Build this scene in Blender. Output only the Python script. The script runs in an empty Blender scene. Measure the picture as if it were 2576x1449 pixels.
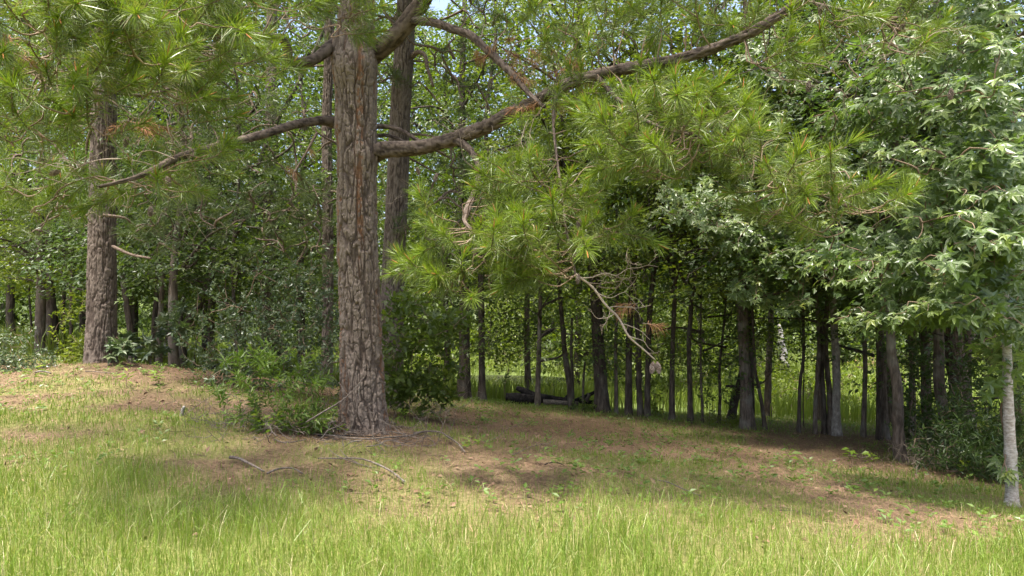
import bpy, math, random
import numpy as np
from mathutils import Vector, Matrix

random.seed(11)
R = np.random.default_rng(20)
scene = bpy.context.scene
COL = scene.collection

# ------------------------------------------------------------------ camera, sky, sun, exposure
FPX, U0, V0, CZ = 1717.0, 1288.0, 750.0, 1.75          # 24 mm lens on a 2576 px wide frame, horizon row 750
cam_d = bpy.data.cameras.new('camera')
cam_d.sensor_width = 36.0
cam_d.lens = 24.0
cam_d.shift_y = (V0 - 724.5) / 2576.0
cam_d.clip_start = 0.05
cam_d.clip_end = 900.0
cam = bpy.data.objects.new('camera', cam_d)
cam.location = (0, 0, CZ)
cam.rotation_euler = (math.radians(90), 0, 0)
COL.objects.link(cam)
scene.camera = cam

SUN_EL, SUN_AZ = math.radians(75), math.radians(215)   # azimuth clockwise from +Y: behind the camera, to the left
sdir = Vector((math.sin(SUN_AZ) * math.cos(SUN_EL), math.cos(SUN_AZ) * math.cos(SUN_EL), math.sin(SUN_EL)))
world = bpy.data.worlds.new('World')
scene.world = world
world.use_nodes = True
wn = world.node_tree
sky = wn.nodes.new('ShaderNodeTexSky')
sky.sky_type = 'NISHITA'
sky.sun_disc = False
sky.sun_elevation = SUN_EL
sky.sun_rotation = SUN_AZ
sky.air_density = 0.8
sky.dust_density = 6.0
sky.ozone_density = 1.0
bg = wn.nodes['Background']
bg.inputs['Strength'].default_value = 0.15
wn.links.new(sky.outputs[0], bg.inputs['Color'])
sl = bpy.data.lights.new('sun', 'SUN')
sl.energy = 3.0
sl.angle = math.radians(5.0)
sl.color = (1.0, 0.955, 0.87)
so = bpy.data.objects.new('sun', sl)
so.rotation_euler = sdir.to_track_quat('Z', 'Y').to_euler()
so.location = (-8, -12, 30)
COL.objects.link(so)

scene.view_settings.view_transform = 'Standard'
scene.view_settings.look = 'None'
scene.view_settings.gamma = 1.0
scene.view_settings.use_curve_mapping = False
scene.view_settings.exposure = 1.93
scene.render.engine = 'CYCLES'
cy = scene.cycles
cy.max_bounces = 7
cy.diffuse_bounces = 4
cy.glossy_bounces = 2
cy.transmission_bounces = 5
cy.transparent_max_bounces = 4
cy.sample_clamp_indirect = 6.0

# ------------------------------------------------------------------ numpy helpers
def P(u, v, d):
    return np.array([(u - U0) / FPX * d, d, CZ - (v - V0) / FPX * d])

def sstep(a, b, x):
    t = np.clip((x - a) / (b - a), 0, 1)
    return t * t * (3 - 2 * t)

def hash2(ix, iy, seed):
    h = (ix.astype(np.int64) * 374761393 + iy.astype(np.int64) * 668265263 + seed * 1442695041) & 0x7fffffff
    h = ((h ^ (h >> 13)) * 1274126177) & 0x7fffffff
    h = ((h ^ (h >> 16)) * 2246822519) & 0x7fffffff
    return (h & 0xffff) / 65535.0

def vnoise(x, y, seed=0, perx=None):
    ix, iy = np.floor(x), np.floor(y)
    fx, fy = x - ix, y - iy
    fx, fy = fx * fx * (3 - 2 * fx), fy * fy * (3 - 2 * fy)
    ix0, ix1 = ix, ix + 1
    if perx:
        ix0, ix1 = ix0 % perx, ix1 % perx
    a, b = hash2(ix0, iy, seed), hash2(ix1, iy, seed)
    c, d = hash2(ix0, iy + 1, seed), hash2(ix1, iy + 1, seed)
    return (a * (1 - fx) + b * fx) * (1 - fy) + (c * (1 - fx) + d * fx) * fy

def fbm(x, y, seed=0, octaves=4):
    s, a = 0.0, 0.5
    for o in range(octaves):
        s = s + a * vnoise(x * 2 ** o, y * 2 ** o, seed + o)
        a *= 0.5
    return s / (1 - 0.5 ** octaves)

def pfbm(x, y, seed, per, octaves=3):
    s, a = 0.0, 0.5
    for o in range(octaves):
        s = s + a * vnoise(x * 2 ** o, y * 2 ** o, seed + o, per * 2 ** o)
        a *= 0.5
    return s / (1 - 0.5 ** octaves)

def worley(x, y, seed, perx):
    """F1, F2 and the random value of the nearest cell; x wraps round after perx cells."""
    ix, iy = np.floor(x), np.floor(y)
    f1 = np.full(x.shape, 9.0); f2 = np.full(x.shape, 9.0); cid = np.zeros(x.shape)
    for dx in (-1, 0, 1):
        for dy in (-1, 0, 1):
            cx, cyy = ix + dx, iy + dy
            wx = cx % perx
            px = cx + 0.1 + 0.8 * hash2(wx, cyy, seed)
            py = cyy + 0.1 + 0.8 * hash2(wx, cyy, seed + 7)
            d = np.hypot(px - x, py - y)
            near = d < f1
            f2 = np.where(near, f1, np.minimum(f2, d))
            cid = np.where(near, hash2(wx, cyy, seed + 13), cid)
            f1 = np.where(near, d, f1)
    return f1, f2, cid

def unit(a):
    return a / np.maximum(np.linalg.norm(a, axis=-1, keepdims=True), 1e-9)

# ------------------------------------------------------------------ mesh building
class MB:
    """Collects numpy geometry; build() links it as ONE mesh object."""
    def __init__(self):
        self.v, self.f, self.m, self.r, self.n = [], [], [], [], 0
        self.va = {}
    def add(self, verts, faces, mat=0, rnd=0.5, attr=None):
        verts = np.asarray(verts, dtype=np.float64).reshape(-1, 3)
        if not isinstance(faces, list):
            faces = [faces]
        for fa in faces:
            fa = np.asarray(fa, dtype=np.int64)
            self.f.append(fa + self.n)
            self.m.append(np.full(len(fa), mat, dtype=np.int32))
            self.r.append(np.broadcast_to(np.asarray(rnd, dtype=np.float32), (len(fa),)).copy())
        if attr:
            for k, a in attr.items():
                self.va.setdefault(k, []).append((self.n, np.asarray(a, dtype=np.float32)))
        self.v.append(verts)
        self.n += len(verts)
    def mesh(self, name, mats, smooth=False):
        me = bpy.data.meshes.new(name)
        V = np.concatenate(self.v) if self.v else np.zeros((0, 3))
        me.vertices.add(len(V))
        me.vertices.foreach_set('co', V.astype(np.float32).ravel())
        sizes = np.concatenate([np.full(len(f), f.shape[1], dtype=np.int32) for f in self.f])
        loops = np.concatenate([f.ravel() for f in self.f]).astype(np.int32)
        starts = np.concatenate([[0], np.cumsum(sizes)[:-1]]).astype(np.int32)
        me.loops.add(len(loops))
        me.loops.foreach_set('vertex_index', loops)
        me.polygons.add(len(sizes))
        me.polygons.foreach_set('loop_start', starts)
        me.polygons.foreach_set('material_index', np.concatenate(self.m))
        me.polygons.foreach_set('use_smooth', np.full(len(sizes), smooth, dtype=bool))
        for m in (mats if isinstance(mats, (list, tuple)) else [mats]):
            me.materials.append(m)
        a = me.attributes.new('rnd', 'FLOAT', 'FACE')
        a.data.foreach_set('value', np.concatenate(self.r))
        for k, parts in self.va.items():
            arr = np.zeros(len(V), dtype=np.float32)
            for n0, x in parts:
                arr[n0:n0 + len(x)] = x
            b = me.attributes.new(k, 'FLOAT', 'POINT')
            b.data.foreach_set('value', arr)
        me.update(calc_edges=True)
        return me
    def build(self, name, mats, parent=None, smooth=False, kind=None):
        return link(name, self.mesh(name, mats, smooth), parent, kind)

def link(name, me, parent=None, kind=None):
    o = bpy.data.objects.new(name, me)
    COL.objects.link(o)
    if parent is not None:
        o.parent = parent
        o.matrix_parent_inverse = Matrix.Translation(parent.location).inverted()
    if kind:
        o['kind'] = kind
    return o

def tag(o, label, cat, group=None):
    o['label'] = label
    o['category'] = cat
    if group:
        o['group'] = group
    return o

def thing(name, label, cat, loc, group=None):
    o = bpy.data.objects.new(name, None)
    o.empty_display_size = 0.2
    o.location = [float(c) for c in loc]
    COL.objects.link(o)
    return tag(o, label, cat, group)

def resample(pts, rad, step):
    pts, rad = np.asarray(pts, float), np.asarray(rad, float)
    if len(pts) > 2:                                       # Catmull-Rom through the control points
        e = np.vstack([2 * pts[0] - pts[1], pts, 2 * pts[-1] - pts[-2]])
        out, orad = [], []
        for i in range(1, len(e) - 2):
            L = np.linalg.norm(e[i + 1] - e[i])
            n = max(2, int(L / step))
            t = np.linspace(0, 1, n, endpoint=False)[:, None]
            p0, p1, p2, p3 = e[i - 1], e[i], e[i + 1], e[i + 2]
            out.append(0.5 * (2 * p1 + (p2 - p0) * t + (2 * p0 - 5 * p1 + 4 * p2 - p3) * t ** 2 + (3 * p1 - p0 - 3 * p2 + p3) * t ** 3))
            orad.append(rad[i - 1] + (rad[i] - rad[i - 1]) * t[:, 0])
        return np.vstack(out + [pts[-1:]]), np.concatenate(orad + [rad[-1:]])
    L = np.linalg.norm(pts[1] - pts[0])
    n = max(2, int(L / step) + 1)
    t = np.linspace(0, 1, n)[:, None]
    return pts[0] + (pts[1] - pts[0]) * t, rad[0] + (rad[1] - rad[0]) * t[:, 0]

def frames(C):
    T = unit(np.gradient(C, axis=0))
    n = np.cross(T[0], [0.3, 1.0, 0.2])
    if np.linalg.norm(n) < 0.1:
        n = np.cross(T[0], [1.0, 0, 0])
    N = np.zeros_like(C)
    n = n / np.linalg.norm(n)
    for i in range(len(C)):
        n = n - T[i] * np.dot(n, T[i])
        n = n / np.linalg.norm(n)
        N[i] = n
    return T, N, np.cross(T, N)

def tube_grid(C, rad, segs):
    T, N, B = frames(C)
    th = np.linspace(0, 2 * np.pi, segs, endpoint=False)
    dirs = N[:, None, :] * np.cos(th)[None, :, None] + B[:, None, :] * np.sin(th)[None, :, None]
    return C[:, None, :] + dirs * rad[:, None, None] if np.ndim(rad) == 1 else C[:, None, :] + dirs * rad[:, :, None], dirs

def grid_faces(n, segs, wrap=True):
    i = np.arange(n - 1)[:, None]; j = np.arange(segs if wrap else segs - 1)[None, :]
    j2 = (j + 1) % segs
    return np.stack([(i * segs + j), (i * segs + j2), ((i + 1) * segs + j2), ((i + 1) * segs + j)], -1).reshape(-1, 4)

def add_tube(mb, pts, rad, segs=6, step=0.1, mat=0, rnd=0.5, rough=0.0, seed=0, cap=True):
    C, r = resample(pts, rad, step)
    segs = int(segs)
    rr = np.repeat(r[:, None], segs, 1)
    if rough:
        th = np.arange(segs)[None, :] * (6.0 / segs)
        s = np.concatenate([[0], np.cumsum(np.linalg.norm(np.diff(C, axis=0), axis=1))])[:, None]
        k = max(r.max(), 0.01)
        rr = rr * (1 + rough * (vnoise(th + 0 * s, s / (k * 1.6) + 0 * th, seed, 6) - 0.5) * 2 + 0.6 * rough * (vnoise(th * 2 + 0 * s, s / (k * 0.6) + 0 * th, seed + 3, 12) - 0.5))
    G, _ = tube_grid(C, rr, segs)
    V = G.reshape(-1, 3)
    f = [grid_faces(len(C), segs)]
    if cap:
        V = np.vstack([V, C[:1], C[-1:]])
        j = np.arange(segs); j2 = (j + 1) % segs
        a, b = len(V) - 2, len(V) - 1
        o = (len(C) - 1) * segs
        f.append(np.concatenate([np.stack([np.full(segs, a), j2, j], 1), np.stack([np.full(segs, b), o + j, o + j2], 1)]))
    mb.add(V, f, mat, rnd)
    return C

def place(mb, pv, pf, loc, X, Z, scale, rnd, mat=0, yscale=1.0):
    """Copies of the small shape (pv, pf) put at loc with its x axis along X and its z axis near Z, all into mb."""
    X = unit(X)
    Y = unit(np.cross(Z, X))
    Zz = np.cross(X, Y)
    n, k = len(loc), len(pv)
    s = np.broadcast_to(np.asarray(scale, float), (n,))[:, None, None]
    ys = np.broadcast_to(np.asarray(yscale, float), (n,))[:, None, None]
    V = (pv[None, :, 0:1] * X[:, None] + pv[None, :, 1:2] * Y[:, None] * ys + pv[None, :, 2:3] * Zz[:, None]) * s + loc[:, None]
    F = (pf[None] + (np.arange(n) * k)[:, None, None]).reshape(-1, pf.shape[1])
    mb.add(V.reshape(-1, 3), F, mat, np.repeat(np.broadcast_to(rnd, (n,)), len(pf)))

def rand_dirs(n, rng=R):
    return unit(rng.normal(size=(n, 3)))

# leaf outlines: x from stalk to tip (length 1), y across, z the fold
LEAF = (np.array([[0, 0, 0], [.42, .27, .07], [1, 0, -.10], [.42, -.27, .07]]), np.array([[0, 2, 1], [0, 3, 2]]))
LANCE = (np.array([[0, 0, 0], [.4, .11, .03], [1, 0, -.14], [.4, -.11, .03]]), np.array([[0, 2, 1], [0, 3, 2]]))
def star_leaf(seed):
    r = random.Random(seed)
    v = [(0.16, 0, 0.0)]
    tips = [(-125, .50), (-62, .80), (0, .98), (62, .80), (125, .50)]
    prev = None
    ring = [(0.0, 0.0, 0.0)]
    for k, (a, L) in enumerate(tips):
        a2 = math.radians(a + r.uniform(-5, 5)); L *= r.uniform(.92, 1.05)
        if k:
            b = math.radians((tips[k - 1][0] + a) / 2)
            ring.append((0.16 + .34 * math.cos(b), .34 * math.sin(b), 0.03))
        for s in (-1, 1):                                    # each lobe is waisted, then runs to a point
            w = a2 + s * 0.27
            if s == -1:
                ring.append((0.16 + .58 * L * math.cos(w), .58 * L * math.sin(w), -.01))
                ring.append((0.16 + L * math.cos(a2), L * math.sin(a2), -.07 * L - r.uniform(0, .09)))
            else:
                ring.append((0.16 + .58 * L * math.cos(w), .58 * L * math.sin(w), -.01))
    v += ring
    n = len(ring)
    f = [(0, 1 + i, 1 + (i + 1) % n) for i in range(n)]
    return np.array(v), np.array(f)
STARS = [star_leaf(k) for k in range(5)]
def lobed_leaf():
    pts = [(0, 0), (.2, .10), (.28, .24), (.42, .14), (.56, .30), (.68, .15), (.84, .20), (1, 0)]
    ring = [(x, y, .10 * y - .12 * x * x) for x, y in pts] + [(x, -y, .10 * y - .12 * x * x) for x, y in pts[-2:0:-1]]
    v = [(.5, 0, -.03)] + ring
    n = len(ring)
    return np.array(v), np.array([(0, 1 + i, 1 + (i + 1) % n) for i in range(n)])
LOBED = lobed_leaf()

# ------------------------------------------------------------------ materials
def mat(name):
    m = bpy.data.materials.new(name)
    m.use_nodes = True
    nt = m.node_tree
    return m, nt, nt.nodes['Principled BSDF'], nt.nodes['Material Output']

def rgb(c):
    return (*c, 1.0)

def ramp(nt, fac, stops):
    r = nt.nodes.new('ShaderNodeValToRGB')
    el = r.color_ramp.elements
    while len(el) < len(stops):
        el.new(0.5)
    for e, (p, c) in zip(el, stops):
        e.position = p
        e.color = rgb(c)
    nt.links.new(fac, r.inputs['Fac'])
    return r.outputs['Color']

def leaf_mat(name, stops, trans=0.35, rough=0.45, spec=0.5, tint=(1.25, 1.35, 0.55), objvar=0.25):
    m, nt, p, out = mat(name)
    at = nt.nodes.new('ShaderNodeAttribute'); at.attribute_name = 'rnd'
    oi = nt.nodes.new('ShaderNodeObjectInfo')
    mx = nt.nodes.new('ShaderNodeMix'); mx.inputs[0].default_value = objvar
    nt.links.new(at.outputs['Fac'], mx.inputs[2]); nt.links.new(oi.outputs['Random'], mx.inputs[3])
    c = ramp(nt, mx.outputs[0], stops)
    nt.links.new(c, p.inputs['Base Color'])
    p.inputs['Roughness'].default_value = rough
    p.inputs['Specular IOR Level'].default_value = spec
    mul = nt.nodes.new('ShaderNodeMix'); mul.data_type = 'RGBA'; mul.blend_type = 'MULTIPLY'; mul.inputs[0].default_value = 1.0
    nt.links.new(c, mul.inputs[6]); mul.inputs[7].default_value = rgb(tint)
    tr = nt.nodes.new('ShaderNodeBsdfTranslucent')
    nt.links.new(mul.outputs[2], tr.inputs['Color'])
    ms = nt.nodes.new('ShaderNodeMixShader'); ms.inputs[0].default_value = trans
    nt.links.new(p.outputs[0], ms.inputs[1]); nt.links.new(tr.outputs[0], ms.inputs[2])
    nt.links.new(ms.outputs[0], out.inputs['Surface'])
    return m

def bark_mat(name, dark, mid, light, scale=9.0, stretch=0.22, bump=0.6, lichen=0.0, dist=0.02):
    m, nt, p, out = mat(name)
    tc = nt.nodes.new('ShaderNodeTexCoord')
    mp = nt.nodes.new('ShaderNodeMapping'); mp.inputs['Scale'].default_value = (1, 1, stretch)
    nt.links.new(tc.outputs['Object'], mp.inputs['Vector'])
    n1 = nt.nodes.new('ShaderNodeTexNoise'); n1.inputs['Scale'].default_value = scale * 2.2; n1.inputs['Detail'].default_value = 6; n1.inputs['Roughness'].default_value = .65
    n2 = nt.nodes.new('ShaderNodeTexNoise'); n2.inputs['Scale'].default_value = 2.4; n2.inputs['Detail'].default_value = 4
    nt.links.new(mp.outputs[0], n1.inputs['Vector']); nt.links.new(tc.outputs['Object'], n2.inputs['Vector'])
    c = ramp(nt, n1.outputs['Fac'], [(.32, dark), (.5, mid), (.68, light)])
    if lichen:
        mk = nt.nodes.new('ShaderNodeMapRange'); mk.inputs[1].default_value = .52; mk.inputs[2].default_value = .68
        nt.links.new(n2.outputs['Fac'], mk.inputs[0])
        sc = nt.nodes.new('ShaderNodeMath'); sc.operation = 'MULTIPLY'; sc.inputs[1].default_value = lichen
        nt.links.new(mk.outputs[0], sc.inputs[0])
        mx = nt.nodes.new('ShaderNodeMix'); mx.data_type = 'RGBA'
        nt.links.new(sc.outputs[0], mx.inputs[0]); nt.links.new(c, mx.inputs[6]); mx.inputs[7].default_value = rgb((.26, .27, .23))
        c = mx.outputs[2]
    nt.links.new(c, p.inputs['Base Color'])
    p.inputs['Roughness'].default_value = .9
    p.inputs['Specular IOR Level'].default_value = .15
    b = nt.nodes.new('ShaderNodeBump'); b.inputs['Strength'].default_value = bump; b.inputs['Distance'].default_value = dist
    nt.links.new(n1.outputs['Fac'], b.inputs['Height']); nt.links.new(b.outputs[0], p.inputs['Normal'])
    return m

def plain(name, a, b, rough=.85, scale=20):
    m, nt, p, out = mat(name)
    at = nt.nodes.new('ShaderNodeAttribute'); at.attribute_name = 'rnd'
    n = nt.nodes.new('ShaderNodeTexNoise'); n.inputs['Scale'].default_value = scale
    mx = nt.nodes.new('ShaderNodeMix'); mx.inputs[0].default_value = .5
    nt.links.new(at.outputs['Fac'], mx.inputs[2]); nt.links.new(n.outputs['Fac'], mx.inputs[3])
    c = ramp(nt, mx.outputs[0], [(.25, a), (.75, b)])
    nt.links.new(c, p.inputs['Base Color'])
    p.inputs['Roughness'].default_value = rough
    p.inputs['Specular IOR Level'].default_value = .2
    return m

# big pine bark: grey-brown plates, joints are relief, their shade also put into the colour, orange where a plate has flaked off
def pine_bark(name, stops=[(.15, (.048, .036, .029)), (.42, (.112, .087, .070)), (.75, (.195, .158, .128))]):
    m, nt, p, out = mat(name)
    pl = nt.nodes.new('ShaderNodeAttribute'); pl.attribute_name = 'plate'
    fl = nt.nodes.new('ShaderNodeAttribute'); fl.attribute_name = 'flaked'
    tc = nt.nodes.new('ShaderNodeTexCoord')
    mp = nt.nodes.new('ShaderNodeMapping'); mp.inputs['Scale'].default_value = (1, 1, .45)
    nt.links.new(tc.outputs['Object'], mp.inputs['Vector'])
    n = nt.nodes.new('ShaderNodeTexNoise'); n.inputs['Scale'].default_value = 38; n.inputs['Detail'].default_value = 7; n.inputs['Roughness'].default_value = .7
    nt.links.new(mp.outputs[0], n.inputs['Vector'])
    ad = nt.nodes.new('ShaderNodeMath'); ad.operation = 'MULTIPLY_ADD'; ad.inputs[1].default_value = .45
    nt.links.new(pl.outputs['Fac'], ad.inputs[0])
    sc = nt.nodes.new('ShaderNodeMath'); sc.operation = 'MULTIPLY'; sc.inputs[1].default_value = .6
    nb_ = nt.nodes.new('ShaderNodeTexNoise'); nb_.inputs['Scale'].default_value = 7; nb_.inputs['Detail'].default_value = 4
    nt.links.new(tc.outputs['Object'], nb_.inputs['Vector'])
    s2 = nt.nodes.new('ShaderNodeMath'); s2.operation = 'MULTIPLY_ADD'; s2.inputs[1].default_value = .55; s2.inputs[2].default_value = -.27
    nt.links.new(nb_.outputs['Fac'], s2.inputs[0])
    s3 = nt.nodes.new('ShaderNodeMath'); s3.operation = 'ADD'
    nt.links.new(n.outputs['Fac'], sc.inputs[0]); nt.links.new(sc.outputs[0], s3.inputs[0]); nt.links.new(s2.outputs[0], s3.inputs[1])
    nt.links.new(s3.outputs[0], ad.inputs[2])
    c = ramp(nt, ad.outputs[0], stops)
    oc = ramp(nt, n.outputs['Fac'], [(.3, (.11, .055, .032)), (.55, (.20, .105, .057)), (.75, (.21, .15, .11))])
    mx = nt.nodes.new('ShaderNodeMix'); mx.data_type = 'RGBA'
    nt.links.new(fl.outputs['Fac'], mx.inputs[0]); nt.links.new(c, mx.inputs[6]); nt.links.new(oc, mx.inputs[7])
    nt.links.new(mx.outputs[2], p.inputs['Base Color'])
    p.inputs['Roughness'].default_value = .92
    p.inputs['Specular IOR Level'].default_value = .12
    b = nt.nodes.new('ShaderNodeBump'); b.inputs['Strength'].default_value = .7; b.inputs['Distance'].default_value = .008
    nt.links.new(n.outputs['Fac'], b.inputs['Height']); nt.links.new(b.outputs[0], p.inputs['Normal'])
    return m

M = {}
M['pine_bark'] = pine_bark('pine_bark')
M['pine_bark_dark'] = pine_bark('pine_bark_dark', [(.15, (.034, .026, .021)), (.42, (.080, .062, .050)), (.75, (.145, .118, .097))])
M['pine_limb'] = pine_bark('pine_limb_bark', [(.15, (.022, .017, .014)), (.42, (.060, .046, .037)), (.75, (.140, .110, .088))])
M['limb_bark'] = bark_mat('limb_bark', (.05, .036, .028), (.13, .095, .072), (.24, .19, .15), 22, .8, .9, 0, .015)
M['twig'] = plain('twig_bark', (.10, .07, .045), (.22, .16, .11))
M['dead_twig'] = plain('dead_twig', (.15, .115, .085), (.29, .24, .19))
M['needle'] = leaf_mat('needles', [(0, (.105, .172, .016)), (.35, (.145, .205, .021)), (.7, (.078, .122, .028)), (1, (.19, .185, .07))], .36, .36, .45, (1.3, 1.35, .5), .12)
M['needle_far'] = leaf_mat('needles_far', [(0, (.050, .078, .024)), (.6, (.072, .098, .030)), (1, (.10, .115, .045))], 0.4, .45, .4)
M['dead_needle'] = plain('dead_needles', (.20, .095, .045), (.34, .19, .10))
M['bud'] = plain('bud', (.30, .13, .04), (.40, .22, .08))
M['cone'] = plain('cone_scales', (.15, .11, .085), (.34, .28, .23), scale=60)
M['gum'] = leaf_mat('star_leaves', [(0, (.080, .125, .044)), (.5, (.112, .165, .050)), (.85, (.150, .20, .044)), (1, (.23, .26, .05))], .38, .37, .62, (1.3, 1.5, .5), .15)
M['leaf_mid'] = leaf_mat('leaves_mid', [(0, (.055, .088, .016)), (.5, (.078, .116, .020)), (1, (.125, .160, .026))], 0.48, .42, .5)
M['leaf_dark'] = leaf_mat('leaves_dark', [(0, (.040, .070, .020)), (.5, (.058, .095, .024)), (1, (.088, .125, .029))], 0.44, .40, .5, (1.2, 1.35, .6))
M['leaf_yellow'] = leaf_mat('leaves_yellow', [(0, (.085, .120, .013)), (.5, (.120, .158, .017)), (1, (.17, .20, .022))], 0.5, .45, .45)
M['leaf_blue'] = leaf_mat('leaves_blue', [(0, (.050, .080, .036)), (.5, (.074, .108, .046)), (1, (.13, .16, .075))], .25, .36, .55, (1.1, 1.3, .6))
M['leaf_far'] = leaf_mat('leaves_far', [(0, (.050, .080, .019)), (.5, (.072, .105, .023)), (1, (.105, .135, .028))], .40, .5, .4)
M['leaf_lance'] = leaf_mat('leaves_lance', [(0, (.075, .130, .020)), (.5, (.110, .175, .025)), (1, (.155, .22, .040))], .35, .42, .5)
M['leaf_seed'] = leaf_mat('leaves_seedling', [(0, (.09, .16, .020)), (.6, (.14, .21, .022)), (1, (.22, .25, .03))], .40, .45, .4)
M['grass'] = leaf_mat('grass', [(0, (.115, .185, .024)), (.45, (.165, .240, .034)), (.75, (.215, .265, .055)), (.9, (.31, .31, .13)), (1, (.42, .37, .22))], .36, .42, .45, (1.3, 1.3, .5), 0)
M['reeds'] = leaf_mat('reeds', [(0, (.125, .18, .030)), (.6, (.18, .225, .042)), (1, (.24, .24, .12))], 0.4, .5, .3, (1.3, 1.3, .5), 0)
M['straw'] = plain('straw', (.105, .060, .036), (.27, .175, .108), scale=6)
M['litter'] = plain('litter', (.10, .055, .033), (.27, .18, .12), scale=6)
M['bark_dark'] = bark_mat('bark_dark', (.024, .019, .015), (.055, .044, .035), (.105, .085, .068), 8, .2, .8, .15)
M['bark_mid'] = bark_mat('bark_mid', (.045, .036, .029), (.095, .076, .060), (.17, .14, .115), 9, .2, .8, .35)
M['bark_pale'] = bark_mat('bark_pale', (.12, .105, .09), (.21, .19, .165), (.33, .31, .28), 10, .5, .5, .5)
M['bark_gum'] = bark_mat('bark_gum', (.17, .14, .11), (.33, .30, .26), (.50, .48, .44), 9, 2.2, .4, .5)
M['rot'] = bark_mat('rotten_wood', (.007, .006, .006), (.016, .014, .013), (.045, .040, .038), 7, .8, .9, 0)
M['stick'] = bark_mat('stick_bark', (.050, .040, .032), (.115, .092, .075), (.21, .18, .155), 14, .8, .6, .2)
# ------------------------------------------------------------------ ground
_c = [P(*t) for t in [
    (0, 1449, 4.2), (1288, 1449, 4.25), (2576, 1449, 4.5), (0, 1200, 6.2), (0, 1000, 10.5), (0, 948, 14), (253, 914, 13.5), (440, 934, 17),
    (560, 985, 11.5), (400, 985, 11), (100, 893, 20), (32, 872, 30), (915, 1078, 9.3), (700, 1088, 8.8), (600, 1200, 6.5), (1288, 1300, 5.6),
    (1288, 1180, 7.2), (1200, 1010, 17.5), (1200, 1062, 12.5), (1500, 1040, 16.5), (1500, 1130, 9.8), (1880, 1080, 15), (1880, 1200, 8.3),
    (2100, 1096, 14.6), (2270, 1160, 12), (2270, 1250, 8), (2545, 1272, 8), (2480, 1200, 10.5), (2576, 1380, 5.6), (700, 960, 15.5)]]
_c += [np.array(t, float) for t in [
    (0, 0, 0), (-6, 0, .15), (6, 0, -.1), (0, -10, 0), (-20, 0, .5), (20, 0, -.6), (-20, -10, .5), (20, -10, -.6),
    (-30, 26, -.5), (-12, 26, -.9), (0, 25, -2.1), (15, 24, -2.5), (-28, 40, -.9), (-14, 38, -1.6), (0, 36, -3.2), (20, 34, -3.0), (40, 30, -2.8),
    (-45, 62, -1.2), (-15, 60, -2.6), (0, 58, -3.2), (25, 56, -3.1), (60, 50, -2.8), (-40, 88, .5), (0, 84, -.6), (40, 84, -.6), (90, 80, 0),
    (-100, 150, 4), (0, 160, 5), (100, 150, 4), (-90, 60, 1), (-60, 0, 1), (60, 0, -2), (60, -10, -2), (-60, -10, 1)]]
_c = np.array(_c)
def _phi(r):
    return np.where(r > 1e-9, r * r * np.log(np.maximum(r, 1e-9)), 0)
_n = len(_c)
_S = 8.0
_xy = _c[:, :2] / _S
_A = np.zeros((_n + 3, _n + 3))
_A[:_n, :_n] = _phi(np.linalg.norm(_xy[:, None] - _xy[None], axis=2)) + 0.02 * np.eye(_n)
_A[:_n, _n:] = np.hstack([np.ones((_n, 1)), _xy]); _A[_n:, :_n] = _A[:_n, _n:].T
_w = np.linalg.solve(_A, np.concatenate([_c[:, 2], np.zeros(3)]))

def ground_z(x, y):
    x, y = np.asarray(x, float), np.asarray(y, float)
    sh = np.broadcast(x, y).shape
    q = np.stack([np.broadcast_to(x, sh).ravel(), np.broadcast_to(y, sh).ravel()], 1) / _S
    z = np.empty(len(q))
    for i in range(0, len(q), 20000):
        qq = q[i:i + 20000]
        z[i:i + 20000] = _phi(np.linalg.norm(qq[:, None] - _xy[None], axis=2)) @ _w[:_n] + _w[_n] + qq @ _w[_n + 1:]
    z = z.reshape(sh)
    for mx, my, mr, mh in ((-2.03, 9.4, .62, .10), (-8.15, 13.6, .9, .05)):
        z = z + mh * np.exp(-((x - mx) ** 2 + (y - my) ** 2) / mr ** 2)
    return z + 0.05 * (fbm(x * .9, y * .9, 5, 3) - .5) + 0.02 * (vnoise(x * 4, y * 4, 9) - .5)

def on_ray(u, v, dmin=3.5, dmax=60.0):
    """The point where the ground meets the sight line through (u, v)."""
    d = np.linspace(dmin, dmax, 1200)
    gz = ground_z((u - U0) / FPX * d, d)
    k = np.nonzero(gz >= CZ - (v - V0) / FPX * d)[0]
    i = k[0] if len(k) else int(np.argmin(np.abs(gz - (CZ - (v - V0) / FPX * d))))
    return np.array([(u - U0) / FPX * d[i], d[i], float(gz[i])])

def on_ground(u, d):
    x = (u - U0) / FPX * d
    return np.array([x, d, float(ground_z(x, d))])

def grassy(x, y):
    """0 .. 1: how much grass stands at a spot; 1 is the tall meadow in front."""
    z = ground_z(x, y)
    yy = np.maximum(y, .5)
    v = V0 + (CZ - z) / yy * FPX
    u = U0 + x / yy * FPX
    vt = np.interp(u, [-400, 0, 600, 1288, 1700, 2150, 2400, 2800], [1120, 1130, 1215, 1280, 1300, 1370, 1385, 1350])
    near = sstep(-150, 150, v - vt + 210 * (fbm(x * 1.1, y * 1.1, 21) - .5))
    pat = sstep(.46, .68, fbm(x * .55 + 4, y * .8, 33, 4))
    mid = (.13 + .50 * pat) * (y < 21)
    left = .75 * sstep(760, 500, u) * sstep(968, 995, v) * sstep(.36, .58, fbm(x * .8, y * .9, 41))
    right = .50 * sstep(1850, 2150, u) * sstep(1165, 1200, v) * sstep(.36, .6, fbm(x * .7 + 9, y * .7, 47))
    edge = .5 * sstep(14.0, 16.0, y) * (x > -3) * (y < 21)
    redstraw = sstep(1.0, .45, np.hypot((x + 6.9) / 3.4, (y - 14.4) / 1.7)) + sstep(1.0, .5, np.hypot((x + 2.2) / 1.6, (y - 8.9) / .9))
    g = np.maximum.reduce([near, mid, left, right, edge]) * (1 - np.clip(redstraw, 0, 1) * .92)
    return np.clip(g, 0, 1), near

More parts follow.
